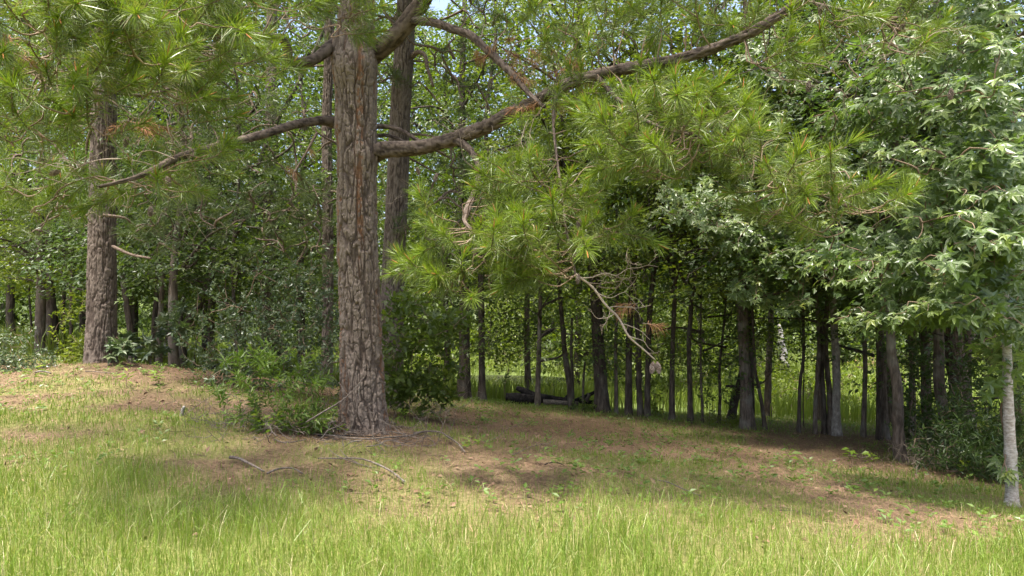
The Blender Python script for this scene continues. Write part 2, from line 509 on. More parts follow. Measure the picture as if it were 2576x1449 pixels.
def soil_mat():
    m, nt, p, out = mat('soil')
    g = nt.nodes.new('ShaderNodeAttribute'); g.attribute_name = 'green'
    d = nt.nodes.new('ShaderNodeAttribute'); d.attribute_name = 'clay'
    lu = nt.nodes.new('ShaderNodeAttribute'); lu.attribute_name = 'lush'
    tc = nt.nodes.new('ShaderNodeTexCoord')
    n1 = nt.nodes.new('ShaderNodeTexNoise'); n1.inputs['Scale'].default_value = 26; n1.inputs['Detail'].default_value = 8; n1.inputs['Roughness'].default_value = .72
    n2 = nt.nodes.new('ShaderNodeTexNoise'); n2.inputs['Scale'].default_value = 1.6; n2.inputs['Detail'].default_value = 5
    for n in (n1, n2):
        nt.links.new(tc.outputs['Object'], n.inputs['Vector'])
    c = ramp(nt, n1.outputs['Fac'], [(.3, (.060, .037, .023)), (.48, (.128, .084, .053)), (.62, (.195, .135, .088)), (.75, (.28, .20, .14))])
    gr = ramp(nt, n1.outputs['Fac'], [(.3, (.085, .082, .030)), (.5, (.155, .165, .050)), (.7, (.25, .24, .09))])
    ad = nt.nodes.new('ShaderNodeMath'); ad.operation = 'MULTIPLY_ADD'; ad.inputs[1].default_value = .5; ad.inputs[2].default_value = -.25
    nt.links.new(n2.outputs['Fac'], ad.inputs[0])
    a2 = nt.nodes.new('ShaderNodeMath'); a2.operation = 'ADD'; a2.use_clamp = True
    nt.links.new(g.outputs['Fac'], a2.inputs[0]); nt.links.new(ad.outputs[0], a2.inputs[1])
    mx = nt.nodes.new('ShaderNodeMix'); mx.data_type = 'RGBA'
    nt.links.new(a2.outputs[0], mx.inputs[0]); nt.links.new(c, mx.inputs[6]); nt.links.new(gr, mx.inputs[7])
    lc = ramp(nt, n2.outputs['Fac'], [(.3, (.060, .085, .022)), (.7, (.095, .120, .034))])
    m3 = nt.nodes.new('ShaderNodeMix'); m3.data_type = 'RGBA'
    nt.links.new(lu.outputs['Fac'], m3.inputs[0]); nt.links.new(mx.outputs[2], m3.inputs[6]); nt.links.new(lc, m3.inputs[7])
    mx = m3
    cl = ramp(nt, n2.outputs['Fac'], [(.3, (.24, .12, .07)), (.7, (.34, .20, .13))])
    m2 = nt.nodes.new('ShaderNodeMix'); m2.data_type = 'RGBA'
    nt.links.new(d.outputs['Fac'], m2.inputs[0]); nt.links.new(mx.outputs[2], m2.inputs[6]); nt.links.new(cl, m2.inputs[7])
    nt.links.new(m2.outputs[2], p.inputs['Base Color'])
    p.inputs['Roughness'].default_value = .95
    p.inputs['Specular IOR Level'].default_value = .1
    b = nt.nodes.new('ShaderNodeBump'); b.inputs['Strength'].default_value = .9; b.inputs['Distance'].default_value = .03
    nt.links.new(n1.outputs['Fac'], b.inputs['Height']); nt.links.new(b.outputs[0], p.inputs['Normal'])
    return m
M['soil'] = soil_mat()

def axis(lo, a, b, hi, step, grow=1.12):
    mid = list(np.arange(a, b + 1e-6, step))
    s, x, up = step, b, []
    while x < hi:
        s *= grow; x += s; up.append(x)
    s, x, dn = step, a, []
    while x > lo:
        s *= grow; x -= s; dn.append(x)
    return np.array(dn[::-1] + mid + up)
gx, gy = axis(-170, -13, 13, 170, .13), axis(-40, 3, 21, 260, .11)
XX, YY = np.meshgrid(gx, gy)
ZZ = ground_z(XX, np.clip(YY, -15, 165))
gg, nn = grassy(XX.ravel(), YY.ravel())
yy_, xx_ = YY.ravel(), XX.ravel()
green = np.where(yy_ > 19, np.maximum(gg, sstep(19, 24, yy_) * .95), gg)
clay = .8 * np.ones_like(xx_) * sstep(.62, .70, fbm(xx_ * .10 + 2.3, yy_ * .13, 71, 3)) * sstep(60, 66, yy_) * sstep(80, 74, yy_)
clay = np.maximum(clay, .9 * sstep(1, .6, np.hypot((xx_ - 5.0) / 4.2, (yy_ - 66) / 3.5)))
clay = np.maximum(clay, .9 * sstep(1, .6, np.hypot((xx_ + 9.0) / 6, (yy_ - 66) / 4)))
clay = np.maximum(clay, .9 * sstep(1, .5, np.hypot((xx_ - 29) / 5.0, (yy_ - 54) / 4.5)))
mb = MB()
mb.add(np.stack([XX, YY, ZZ], -1).reshape(-1, 3), grid_faces(len(gy), len(gx), False), 0, .5, {'green': green, 'clay': clay, 'lush': sstep(19.5, 25, yy_)})
ground = mb.build('ground', M['soil'], None, True, 'structure')

# a shallow pond lies in the marsh beyond the trees
mb = MB()
th = np.linspace(0, 2 * np.pi, 48, endpoint=False)
rr = 1 + .25 * (vnoise(np.cos(th) * 2 + 5, np.sin(th) * 2 + 5, 3) - .5)
pc = np.array([-1.2, 41.0]); pw = float(ground_z(*pc)) + .10
pv = np.stack([pc[0] + 4.6 * rr * np.cos(th), pc[1] + 2.6 * rr * np.sin(th), np.full(48, pw)], 1)
mb.add(np.vstack([pv, [[*pc, pw]]]), np.stack([np.full(48, 48), np.arange(48), (np.arange(48) + 1) % 48], 1))
wm, nt, p, out = mat('water')
p.inputs['Base Color'].default_value = rgb((.05, .055, .035)); p.inputs['Roughness'].default_value = .06
nz = nt.nodes.new('ShaderNodeTexNoise'); nz.inputs['Scale'].default_value = 3
bp = nt.nodes.new('ShaderNodeBump'); bp.inputs['Strength'].default_value = .15; bp.inputs['Distance'].default_value = .05
nt.links.new(nz.outputs['Fac'], bp.inputs['Height']); nt.links.new(bp.outputs[0], p.inputs['Normal'])
mb.build('pond_water', wm, None, False, 'structure')

# ------------------------------------------------------------------ skeleton that joins shoots to limbs with thin twigs
class Skeleton:
    def __init__(self):
        self.p = np.zeros((0, 3)); self.lvl = np.zeros(0)
    def root(self, pts, lvl=0.0):
        self.p = np.vstack([self.p, pts]); self.lvl = np.concatenate([self.lvl, np.full(len(pts), lvl)])
    def join(self, mb, targets, r0, segs=4, sag=.08, curl=.10, mat=0, rng=R, inner=0.35, dirs=None, maxd=9.0, rtip=None):
        targets = np.asarray(targets)
        d0 = np.array([np.min(np.linalg.norm(self.p - t, axis=1)) for t in targets])
        for i in np.argsort(d0):
            t = targets[i]
            dd = np.linalg.norm(self.p - t, axis=1) + self.lvl * inner
            k = int(np.argmin(dd))
            a = self.p[k]
            L = np.linalg.norm(t - a)
            if L > maxd or L < .02:
                continue
            j = rng.normal(size=(2, 3)) * curl * L
            j[:, 2] -= sag * L
            e = t if dirs is None else t - dirs[i] * min(.3 * L, .25)
            m1, m2 = a + (e - a) * .35 + j[0], a + (e - a) * .72 + j[1] * .7
            rt = (rtip or r0 * .5)
            ra = rt + (r0 - rt) * min(1.0, L / .8)
            C = add_tube(mb, [a, m1, m2, t], [ra, ra * .8, (ra + rt) / 2, rt], segs, max(.06, L / 9), mat, rng.random(), cap=False)
            self.root(C[len(C) // 4::max(1, len(C) // 4)][:4], 1.0)

# ------------------------------------------------------------------ the large pine in front
def bark_tube(mb, pts, rad, segs, step, ncell, cellh, amp, seed, mat=0, flake=True, knobs=()):
    """A trunk or limb whose bark plates are real relief: plates, joints between them, thin flakes."""
    C, r = resample(pts, rad, step)
    s = np.concatenate([[0], np.cumsum(np.linalg.norm(np.diff(C, axis=0), axis=1))])
    TH, SS = np.meshgrid(np.arange(segs) / segs, s)
    nb = int(ncell)
    na = pfbm(TH * nb, SS / (cellh * 2.7), seed, nb, 2)      # long wandering cracks
    nc = pfbm(TH * (nb + 6), SS / (cellh * 3.3), seed + 17, nb + 6, 2)
    crack = np.minimum(sstep(.0, .070, np.abs(na - .5)), sstep(.0, .055, np.abs(nc - .47)))
    wy = 1.6 * (pfbm(TH * nb, SS / cellh, seed + 5, nb, 3) - .5)
    nq = nb + nb // 2
    f1, f2, cid = worley(TH * nq, SS / cellh * 1.3 + wy, seed, nq)
    cross = sstep(.01, .12, f2 - f1)
    n2 = nb * 3
    wx2 = .9 * (pfbm(TH * n2, SS / cellh * 3, seed + 41, n2, 2) - .5)
    g1, g2, gid = worley(TH * n2 + wx2, SS / cellh * 4.2 + wy, seed + 31, n2)
    plate = crack * (.28 + .72 * cross)
    disp = amp * plate * (.72 + .35 * cid) + amp * .42 * gid * crack + amp * .10 * sstep(.0, .2, g2 - g1)
    disp += amp * .45 * (pfbm(TH * n2, SS / cellh * 7, seed + 60, n2, 3) - .5)
    plate = np.clip(plate * (.55 + .6 * gid), 0, 1)
    fl = np.zeros_like(TH)
    if flake:
        band = fbm(TH * 13 + .3, SS * .30, seed + 80, 3)
        fl = sstep(.57, .64, band) * (gid > .60) + .9 * sstep(.53, .62, band) * (1 - crack)
        fl = .8 * np.clip(fl, 0, 1) * sstep(.2, .4, fbm(TH * 40, SS * 14, seed + 90, 2))
        disp -= amp * .45 * fl * plate
    rr = r[:, None] + disp - amp
    rr = rr * (1 + .05 * (vnoise(TH * 4, SS * 1.2, seed + 99, 4) - .5))
    G, dirs = tube_grid(C, rr, segs)
    for kp, kr, ka in knobs:                                # swellings where limbs leave the trunk
        dist = np.linalg.norm(G - np.asarray(kp), axis=2)
        G = G + dirs * (ka * np.exp(-(dist / kr) ** 2))[:, :, None]
    mb.add(G.reshape(-1, 3), grid_faces(len(C), segs), mat, .5, {'plate': plate.ravel(), 'flaked': fl.ravel()})
    return C, r

PD = 9.3
base = on_ray(916, 1078)
PD = float(base[1])
pine = thing('pine_tree', 'large pine with thick plated bark and long low limbs standing alone in the clearing', 'tree', base)
tr = [(916, 1092, 68), (915, 1062, 61), (913, 1000, 56), (910, 900, 53), (905, 760, 51), (900, 600, 49), (898, 420, 47.5), (896, 260, 50), (893, 170, 52), (893, 100, 47), (898, 20, 42), (903, -120, 39), (905, -400, 34), (900, -800, 26), (895, -1150, 15), (892, -1350, 4)]
mb = MB()
trunk_pts = [P(u, v, PD) for u, v, w in tr]
trunk_rad = [w / FPX * PD for u, v, w in tr]
TC, TR = bark_tube(mb, trunk_pts, trunk_rad, 300, .010, 17, .22, .032, 3, knobs=[(P(888, 160, PD - .2), .24, .10), (P(870, 320, PD), .13, .05), (P(925, 395, PD - .15), .17, .06), (P(850, 120, PD - .1), .15, .06)])
mb.build('trunk', M['pine_bark'], pine, True)

LIMBS = {}
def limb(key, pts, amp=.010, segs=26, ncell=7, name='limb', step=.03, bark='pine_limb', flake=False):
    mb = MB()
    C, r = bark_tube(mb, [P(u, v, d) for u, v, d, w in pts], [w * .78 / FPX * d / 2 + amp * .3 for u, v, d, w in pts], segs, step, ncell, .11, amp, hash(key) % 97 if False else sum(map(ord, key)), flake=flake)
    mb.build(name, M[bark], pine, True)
    LIMBS[key] = C
    return C
limb('right', [(892, 440, PD, 84), (922, 398, 9.15, 68), (965, 378, 8.95, 52), (1060, 371, 8.6, 42), (1150, 346, 8.3, 42), (1230, 315, 8.0, 41), (1290, 283, 7.8, 38), (1350, 252, 7.6, 36), (1420, 216, 7.4, 35), (1500, 188, 7.2, 33), (1600, 168, 7.0, 31), (1700, 150, 6.8, 30), (1800, 120, 6.6, 28), (1900, 76, 6.5, 26), (1985, 22, 6.4, 24), (2045, -18, 6.3, 20), (2120, -80, 6.2, 12)], .020)
limb('stub', [(1140, 350, 8.3, 26), (1165, 362, 8.2, 25), (1190, 388, 8.05, 20), (1205, 430, 7.6, 14), (1195, 480, 7.2, 18), (1175, 530, 6.9, 22), (1172, 562, 6.7, 12), (1215, 600, 6.5, 8)], .006, 16, 5)
limb('left', [(885, 306, PD, 58), (852, 310, 9.15, 42), (810, 303, 8.95, 29), (740, 314, 8.5, 26), (680, 333, 8.1, 26), (610, 352, 7.6, 25), (540, 370, 7.1, 24), (480, 386, 6.7, 23), (430, 404, 6.4, 22), (385, 428, 6.1, 18), (330, 450, 5.9, 14), (250, 470, 5.7, 9)], .005, 18, 5, flake=False)
limb('upper_right', [(885, 180, PD, 70), (935, 140, 9.1, 62), (985, 100, 8.9, 56), (1020, 62, 8.8, 54), (1050, 22, 8.7, 52), (1078, -25, 8.6, 50), (1120, -120, 8.4, 44), (1200, -300, 8.0, 34), (1280, -520, 7.6, 20)], .016)
limb('diagonal', [(1030, 52, 8.75, 26), (1085, 56, 8.5, 26), (1135, 72, 8.2, 26), (1185, 90, 8.0, 25), (1235, 135, 7.8, 24), (1290, 188, 7.6, 22), (1335, 240, 7.4, 16), (1370, 270, 7.2, 10)], .006, 16, 5)
limb('hook', [(880, 130, PD - .1, 44), (852, 112, 9.0, 46), (822, 126, 8.8, 38), (790, 150, 8.6, 32), (752, 158, 8.4, 30), (728, 150, 8.2, 30), (722, 120, 8.1, 26), (705, 98, 7.9, 22), (640, 90, 7.2, 18), (560, 110, 6.6, 14), (470, 130, 6.0, 11), (350, 150, 5.6, 8)], .010, 18, 5)
limb('left_mid', [(560, 160, 6.8, 14), (520, 182, 6.6, 15), (480, 205, 6.4, 15), (440, 220, 6.2, 13), (350, 240, 5.9, 9), (230, 225, 5.5, 7), (110, 210, 5.2, 5)], .004, 12, 5, flake=False)
limb('right_small', [(930, 318, PD, 17), (975, 319, 9.1, 15), (1012, 330, 9.0, 14), (1050, 352, 8.85, 12), (1110, 385, 8.6, 8), (1135, 400, 8.5, 5)], .003, 10, 5, flake=False)
limb('right_small2', [(930, 345, PD, 14), (965, 340, 9.15, 12), (995, 346, 9.1, 11), (1030, 362, 9.0, 9), (1045, 368, 8.95, 6)], .003, 10, 5, flake=False)
limb('top_left', [(890, -60, PD, 40), (800, -110, 8.6, 32), (650, -120, 7.6, 26), (450, -110, 6.6, 20), (250, -90, 5.9, 14), (60, -60, 5.3, 8)], .008, 14, 5)
limb('top_right', [(900, -150, PD, 40), (1100, -160, 8.6, 32), (1350, -110, 7.9, 24), (1600, -70, 7.3, 18), (1800, -50, 6.9, 12), (2050, 10, 6.6, 9), (2220, 50, 6.5, 6)], .008, 14, 5)
limb('right_hang', [(1500, 190, 7.2, 18), (1540, 235, 6.9, 15), (1590, 280, 6.6, 14), (1660, 320, 6.3, 11), (1780, 350, 6.0, 8), (1900, 400, 5.9, 7), (2020, 470, 6.0, 6), (2130, 520, 6.1, 5)], .003, 10, 5, flake=False)
limb('mid_hang', [(1400, 225, 7.4, 12), (1392, 300, 7.15, 9), (1400, 390, 6.9, 8), (1412, 480, 6.65, 7), (1425, 580, 6.45, 7), (1448, 692, 6.3, 7)], .003, 10, 5, flake=False)

# needle tufts: the shoot stands up at its end, older needles hang below it
def tuft_mesh(seed, pitch, n=120, mats=None, name='needle_tuft', dead=False):
    g = np.random.default_rng(seed)
    mb = MB()
    pr = math.radians(pitch)
    L = g.uniform(.18, .42)
    n = int(n * (.55 + 1.6 * L))
    ax0, ax1 = np.array([math.cos(pr * .3), 0, math.sin(pr * .3)]), np.array([math.cos(pr * 1.3), 0, math.sin(pr * 1.3)])
    def axis_at(t):
        return (ax0 * t + (ax1 - ax0) * t * t / 2) * L
    ts = np.linspace(0, 1, 5)
    add_tube(mb, [axis_at(t) for t in ts], [.0055, .005, .0045, .004, .003], 4, .06, 1, .3, cap=False)
    t = np.clip(g.beta(1.5, 1.0, n), .1, 1)
    o = np.array([axis_at(a) for a in t])
    ax = unit(ax0[None] + (ax1 - ax0)[None] * t[:, None])
    perp = unit(np.cross(ax, rand_dirs(n, g)))
    ang = np.radians(np.where(t > .75, g.uniform(12, 55, n), g.uniform(35, 85, n)))
    d = unit(ax * np.cos(ang)[:, None] + perp * np.sin(ang)[:, None])
    ln = g.uniform(.13, .20, n)
    droop = np.where(t > .75, .12, .55) * g.uniform(.5, 1.3, n)
    if dead:
        droop += .6
    w = g.uniform(.0018, .0029, n)
    side = unit(np.cross(d, rand_dirs(n, g)))
    m1 = o + d * (ln * .5)[:, None] - np.array([0, 0, 1]) * (droop * ln * .14)[:, None]
    d2 = unit(d - np.array([0, 0, 1]) * droop[:, None])
    m2 = m1 + d2 * (ln * .5)[:, None]
    V = np.stack([o - side * w[:, None], o + side * w[:, None], m1 + side * w[:, None], m1 - side * w[:, None], m2], 1)
    i = np.arange(n)[:, None] * 5
    mb.add(V.reshape(-1, 3), [i + np.array([[0, 1, 2, 3]]), i + np.array([[3, 2, 4]])], 0, 0.5)
    rr = np.where(t > .75, g.uniform(0, .5, n), g.uniform(.35, 1.0, n))
    mb.r[-2] = rr.astype(np.float32); mb.r[-1] = rr.astype(np.float32)
    if not dead:
        add_tube(mb, [axis_at(1.0), axis_at(1.22)], [.006, .002], 4, .06, 2, g.random())
    return mb, mb.mesh(name, mats)
NM = [M['needle'], M['twig'], M['bud']]
TUFTS = [tuft_mesh(40 + k, p_, int(105 + 50 * ((k * 37) % 10) / 10), NM) for k, p_ in enumerate([28, 45, 12, 60, -12, 35, 20, 50, 70, 5, 40, -25])]
DTUFTS = [tuft_mesh(70 + k, p_, 70, [M['dead_needle'], M['dead_twig'], M['dead_twig']], 'dead_tuft', True) for k, p_ in enumerate([-10, -35])]
TUFT_V = [(np.concatenate(t[0].v), [np.asarray(f) for f in t[0].f], t[0].m, t[0].r) for t in TUFTS]

def blob_pts(blobs, rng, more=1.0):
    out = []
    for u, v, ru, rv, d, rd, n in blobs:
        n = max(1, int(round(n * more)))
        q = rng.normal(size=(n, 3)) * .5
        q = np.where(np.linalg.norm(q, axis=1, keepdims=True) > 1.1, q * .7, q)
        for a, b, c in q:
            out.append(P(u + a * ru, v + b * rv, d + c * rd))
    return np.array(out)

BL = [  # u, v, ru, rv, depth, rdepth, n
    (90, 60, 200, 110, 5.1, .9, 34), (340, 60, 200, 100, 5.2, .9, 26), (530, 50, 120, 110, 5.8, .8, 18), (80, 220, 150, 110, 5.0, .8, 18),
    (300, 190, 190, 100, 5.2, .8, 16), (480, 170, 120, 100, 5.7, .7, 15), (60, 340, 110, 70, 5.2, .6, 8), (210, 330, 120, 40, 5.4, .6, 6), (450, 270, 110, 60, 5.8, .6, 6),
    (70, 490, 110, 60, 6.2, .6, 9), (230, 490, 220, 45, 6.2, .6, 10), (420, 470, 100, 50, 6.4, .6, 5), (470, 400, 70, 50, 6.3, .4, 4), (545, 415, 40, 30, 6.8, .3, 2),
    (690, 15, 120, 45, 6.8, .6, 9), (885, 45, 60, 50, 7.6, .4, 6), (630, 150, 90, 60, 6.6, .5, 5), (585, 20, 80, 60, 5.9, .5, 6),
    (1230, 40, 150, 60, 8.0, .8, 4), (1430, 50, 170, 70, 7.6, .7, 8), (1600, 60, 170, 70, 7.2, .7, 9), (1400, 150, 130, 50, 7.4, .6, 3), (1560, 130, 130, 60, 7.1, .5, 5),
    (1760, 40, 170, 60, 6.9, .6, 8), (1930, 40, 150, 50, 6.7, .5, 5), (2080, 50, 150, 50, 6.5, .5, 6), (2230, 60, 140, 60, 6.5, .5, 9), (2280, 130, 90, 50, 6.5, .4, 4), (1960, 150, 120, 70, 6.5, .5, 6), (1820, 90, 100, 50, 6.8, .5, 4),
    (1340, 230, 110, 50, 7.3, .5, 2), (1470, 310, 130, 60, 7.0, .5, 5), (1520, 250, 100, 40, 6.9, .4, 3), (1640, 330, 180, 90, 6.2, .6, 16), (1750, 260, 150, 80, 6.1, .5, 14), (1820, 330, 140, 80, 6.0, .5, 15),
    (1690, 415, 180, 50, 6.1, .5, 11), (1550, 400, 110, 60, 6.4, .4, 8), (1860, 400, 90, 60, 6.0, .4, 7), (1990, 460, 130, 60, 6.0, .4, 11), (2090, 430, 90, 45, 6.1, .4, 6), (2160, 510, 90, 50, 6.1, .3, 7),
    (2050, 560, 80, 50, 6.1, .3, 5), (1950, 530, 60, 40, 6.1, .3, 3), (1330, 470, 120, 60, 6.7, .5, 8), (1240, 520, 110, 60, 6.5, .4, 8), (1370, 560, 170, 60, 6.3, .5, 11),
    (1150, 575, 80, 40, 6.4, .4, 6), (1270, 625, 170, 50, 6.3, .5, 12), (1095, 690, 70, 20, 6.4, .3, 4), (1185, 690, 90, 40, 6.4, .3, 6), (1330, 690, 120, 40, 6.3, .4, 9), (1530, 590, 50, 35, 6.3, .3, 4),
    (1205, 735, 60, 18, 6.4, .3, 3), (1410, 640, 80, 50, 6.3, .3, 6), (1460, 510, 100, 50, 6.6, .4, 6), (1400, 390, 90, 40, 6.9, .4, 3), (1620, 230, 100, 40, 6.7, .4, 4)]
tp = blob_pts(BL, R, 1.38)
tp = tp[np.argsort(np.linalg.norm(tp - [0, 0, CZ], axis=1))]
sk = Skeleton()
for k, C in LIMBS.items():
    sk.root(C[len(C) // 4::3])
ydir = np.zeros((len(tp), 3))
for i, t in enumerate(tp):                                   # shoots point away from the limb they come from
    n0 = sk.p[np.argmin(np.linalg.norm(sk.p - t, axis=1))]
    a = t - n0
    a[2] *= .3
    a += R.normal(size=3) * .35 * np.linalg.norm(a) + R.normal(size=3) * .05
    ydir[i] = a / max(np.linalg.norm(a), 1e-6)
yaw = np.arctan2(ydir[:, 1], ydir[:, 0])
ds = np.stack([np.cos(yaw), np.sin(yaw), np.zeros(len(yaw))], 1)
mb = MB()
sk.join(mb, tp, .011, 5, .05, .09, 0, R, .25, ds, rtip=.005)
mb.build('twigs', M['twig'], pine, True, 'stuff')
mbf = MB()
for i, t in enumerate(tp):
    k = R.integers(0, len(TUFTS)); s = R.uniform(.72, 1.2)
    mtx = Matrix.Translation(t) @ Matrix.Rotation(float(yaw[i]), 4, 'Z') @ Matrix.Rotation(float(R.normal() * .25), 4, 'X') @ Matrix.Scale(s, 4)
    if i < 300:
        o = link('needle_tuft', TUFTS[k][1], pine)
        o.matrix_basis = mtx
    else:
        vv, ff, mm, rr = TUFT_V[k]
        A = np.array(mtx)
        mbf.add(vv @ A[:3, :3].T + A[:3, 3], [], 0)
        n0 = mbf.n - len(vv)
        for f_, m_, r_ in zip(ff, mm, rr):
            mbf.f.append(f_ + n0); mbf.m.append(m_); mbf.r.append(r_)
# the rest of the crown stands above the picture and shades the ground
hi = []
for k in range(1700):
    a = R.uniform(0, 2 * np.pi); h = R.uniform(5.2, 15.5)
    rmax = 5.4 * (1 - ((h - 5.2) / 11.5) ** 1.5) + .6
    r_ = rmax * math.sqrt(R.uniform(.03, 1))
    hi.append([base[0] + r_ * math.cos(a), base[1] + r_ * math.sin(a) * .9, h + base[2] * 0])
hi = np.array(hi)
vis = (V0 - (hi[:, 2] - CZ) / np.maximum(hi[:, 1], .3) * FPX) > -130
hi = hi[~vis & (hi[:, 1] > 5.7 + .08 * (hi[:, 2] - 5))]
for t in hi:
    k = R.integers(0, len(TUFTS)); s = R.uniform(1.5, 2.2)
    vv, ff, mm, rr = TUFT_V[k]
    A = np.array(Matrix.Translation(t) @ Matrix.Rotation(R.uniform(0, 6.3), 4, 'Z') @ Matrix.Scale(s, 4))
    mbf.add(vv @ A[:3, :3].T + A[:3, 3], [], 0)
    n0 = mbf.n - len(vv)
    for f_, m_, r_ in zip(ff[1:3], mm[1:3], rr[1:3]):
        mbf.f.append(f_ + n0); mbf.m.append(m_); mbf.r.append(r_)
mbf.build('foliage', NM, pine, False, 'stuff')
mb = MB()
sku = Skeleton(); sku.root(TC[TC[:, 2] > 5.5][::12])
sku.join(mb, hi[::3], .03, 4, .0, .06, 0, R, .2)
mb.build('upper_limbs', M['limb_bark'], pine, True, 'stuff')

# dead tufts, dead twigs, cones
dt = blob_pts([(345, 310, 50, 25, 6.2, .2, 5), (40, 130, 50, 40, 5.3, .2, 4), (1290, 130, 110, 40, 7.8, .3, 10), (1400, 170, 80, 30, 7.5, .3, 6), (1330, 200, 60, 30, 7.6, .3, 4), (1620, 820, 30, 20, 6.3, .1, 1), (1585, 775, 30, 14, 6.3, .1, 2), (735, 380, 60, 40, 8.2, .3, 2), (1360, 255, 40, 20, 7.4, .2, 3)], R)
for t in dt:
    o = link('dead_needle_tuft', DTUFTS[R.integers(0, 2)][1], pine)
    o.matrix_basis = Matrix.Translation(t) @ Matrix.Rotation(R.uniform(0, 6.3), 4, 'Z') @ Matrix.Scale(R.uniform(.55, .85), 4)
mb = MB()
def wander(p0, d0, L, r, mb, depth=0, rng=R, curl=.35):
    n = 7
    pts = [np.array(p0)]
    d = np.array(d0) / np.linalg.norm(d0)
    for k in range(n):
        d = unit(d + rng.normal(size=3) * curl * np.array([1, .6, 1]))
        pts.append(pts[-1] + d * L / n)
    add_tube(mb, pts, np.linspace(r, r * .4, n + 1), 4, .03, 0, rng.random(), cap=False)
    if depth < 2:
        for k in range(2, n):
            if rng.random() < .6:
                wander(pts[k], unit(pts[k] - pts[k - 1] + rng.normal(size=3) * .7), L * rng.uniform(.3, .55), r * .6, mb, depth + 1, rng, curl)
for u, v, d, du, dv, L in [(440, 400, 6.3, -1, -.25, 1.5), (400, 420, 6.2, -1, .05, 1.5), (330, 400, 6.0, -1, -.1, 1.1), (200, 350, 5.6, -1, .2, .9), (430, 190, 6.2, -.1, 1, .8), (460, 160, 6.0, .2, 1, .9), (420, 300, 6.2, 0, 1, .8), (390, 340, 6.2, -.6, .6, .9), (120, 300, 5.4, -1, .6, .7), (500, 380, 6.8, -.6, .3, 1.0),
                           (1200, 415, 7.8, 1, .1, .9), (1190, 420, 7.8, -1, .1, .8), (1300, 415, 7.4, -1, .15, 1.2), (1380, 420, 7.0, -1, .0, 1.0), (1330, 300, 7.5, -.6, .6, .7), (960, 440, 8.9, .3, 1, .9), (1010, 450, 8.8, .6, .9, .8), (1240, 330, 7.9, .3, -1, .4),
                           (1990, 140, 6.5, .6, .6, .9), (2060, 60, 6.4, 1, .2, 1.1), (1880, 110, 6.6, .4, 1, .9), (2120, 60, 6.4, .6, .9, .7), (1780, 150, 6.7, .5, .6, .7), (1180, 90, 8.0, .4, -.8, .7), (1260, 150, 7.7, .8, .3, .9), (1460, 700, 6.3, 1, -.15, .8), (1500, 720, 6.3, 1, .1, .7), (1350, 430, 6.9, .6, .8, .7)]:
    wander(P(u, v, d), [du, R.normal() * .3, -dv], L, .0055, mb)
mb.build('dead_twigs', M['dead_twig'], pine, True, 'stuff')
mb = MB()
dp = [(1448, 690, 6.3, 6.5), (1490, 722, 6.3, 6.2), (1522, 765, 6.25, 6), (1556, 800, 6.25, 5.5), (1582, 846, 6.2, 5), (1620, 880, 6.2, 4.2), (1648, 905, 6.2, 3.4)]
add_tube(mb, [P(u, v, d) for u, v, d, w in dp], [w / FPX * d / 2 for u, v, d, w in dp], 7, .03, 0, .8, .15, 4)
for u, v, du, dv, L in [(1500, 735, .9, .25, .5), (1545, 790, -.6, .6, .3), (1560, 815, 1, -.1, .32), (1580, 845, 1, .15, .3), (1530, 775, 1, -.2, .42), (1480, 712, 1, -.1, .55), (1630, 890, 1, -.3, .2), (1535, 780, -.4, 1, .25)]:
    wander(P(u, v, 6.25), [du, R.normal() * .3, -dv], L, .005, mb, 1, R, .3)
mb.build('dead_branch', M['dead_twig'], pine, True)

def cone_mesh():
    mb = MB()
    n = 84
    for k in range(n):
        t = (k + .5) / n
        a = k * 2.39996
        z = -.105 * t
        r = .023 * math.sin(math.pi * (t * .86 + .10)) ** .8
        d = np.array([math.cos(a), math.sin(a), 0]); s = np.array([-d[1], d[0], 0])
        c = d * r * .75 + [0, 0, z]
        tip = d * (r + .007) + [0, 0, z - .006]
        w = .0075
        up = np.array([0, 0, 1.0])
        mb.add([c * .4 + [0, 0, z * .6 + .004], c + s * w + up * .006, tip + s * w * .5, tip + up * .004, tip - s * w * .5, c - s * w + up * .006, c - up * .004],
               [np.array([[1, 2, 3, 0], [0, 3, 4, 5]]), np.array([[2, 6, 3], [3, 6, 4]])], 0, (k * .37) % 1)
    add_tube(mb, [(0, 0, .01), (0, 0, -.04), (0, 0, -.095)], [.008, .020, .007], 7, .03, 0, .1)
    return mb.mesh('pine_cone', M['cone'])
CONE = cone_mesh()
for u, v, d, s, tilt in [(1643, 912, 6.2, 1.0, .15), (1653, 912, 6.2, 1.0, -.2), (580, 150, 6.7, 1.0, 2.6), (490, 385, 6.6, .8, .6), (385, 432, 6.05, .9, .2), (380, 520, 6.1, .9, .1), (420, 445, 6.0, .9, -.3), (1055, 440, 7.8, .9, 2.8), (1098, 438, 7.8, .9, .2), (1270, 438, 7.5, .9, .4),
                         (2072, 12, 6.5, 1, .4), (2005, 95, 6.5, 1, 1.2), (2393, 225, 6.5, 1, .1), (2035, 205, 6.5, 1, .1), (2275, 55, 6.5, 1, .5), (1745, 790, 6.2, 0, 0), (1455, 690, 6.3, .9, .1), (1330, 560, 6.3, .9, .2), (1210, 625, 6.4, .9, 1.2), (1240, 545, 6.5, .9, .1), (1890, 440, 5.9, .9, 1.3), (2300, 520, 6.1, 0, 0), (1460, 550, 6.4, .9, .3), (1115, 620, 6.35, .9, .2), (320, 345, 6.1, .9, .2), (150, 430, 5.8, .9, 1.2), (2445, 590, 6.2, 0, 0)]:
    if s:
        o = link('pine_cone', CONE, pine)
        o.matrix_basis = Matrix.Translation(P(u, v, d)) @ Matrix.Rotation(tilt, 4, 'Y') @ Matrix.Rotation(R.uniform(0, 6), 4, 'Z') @ Matrix.Scale(s * .95, 4)
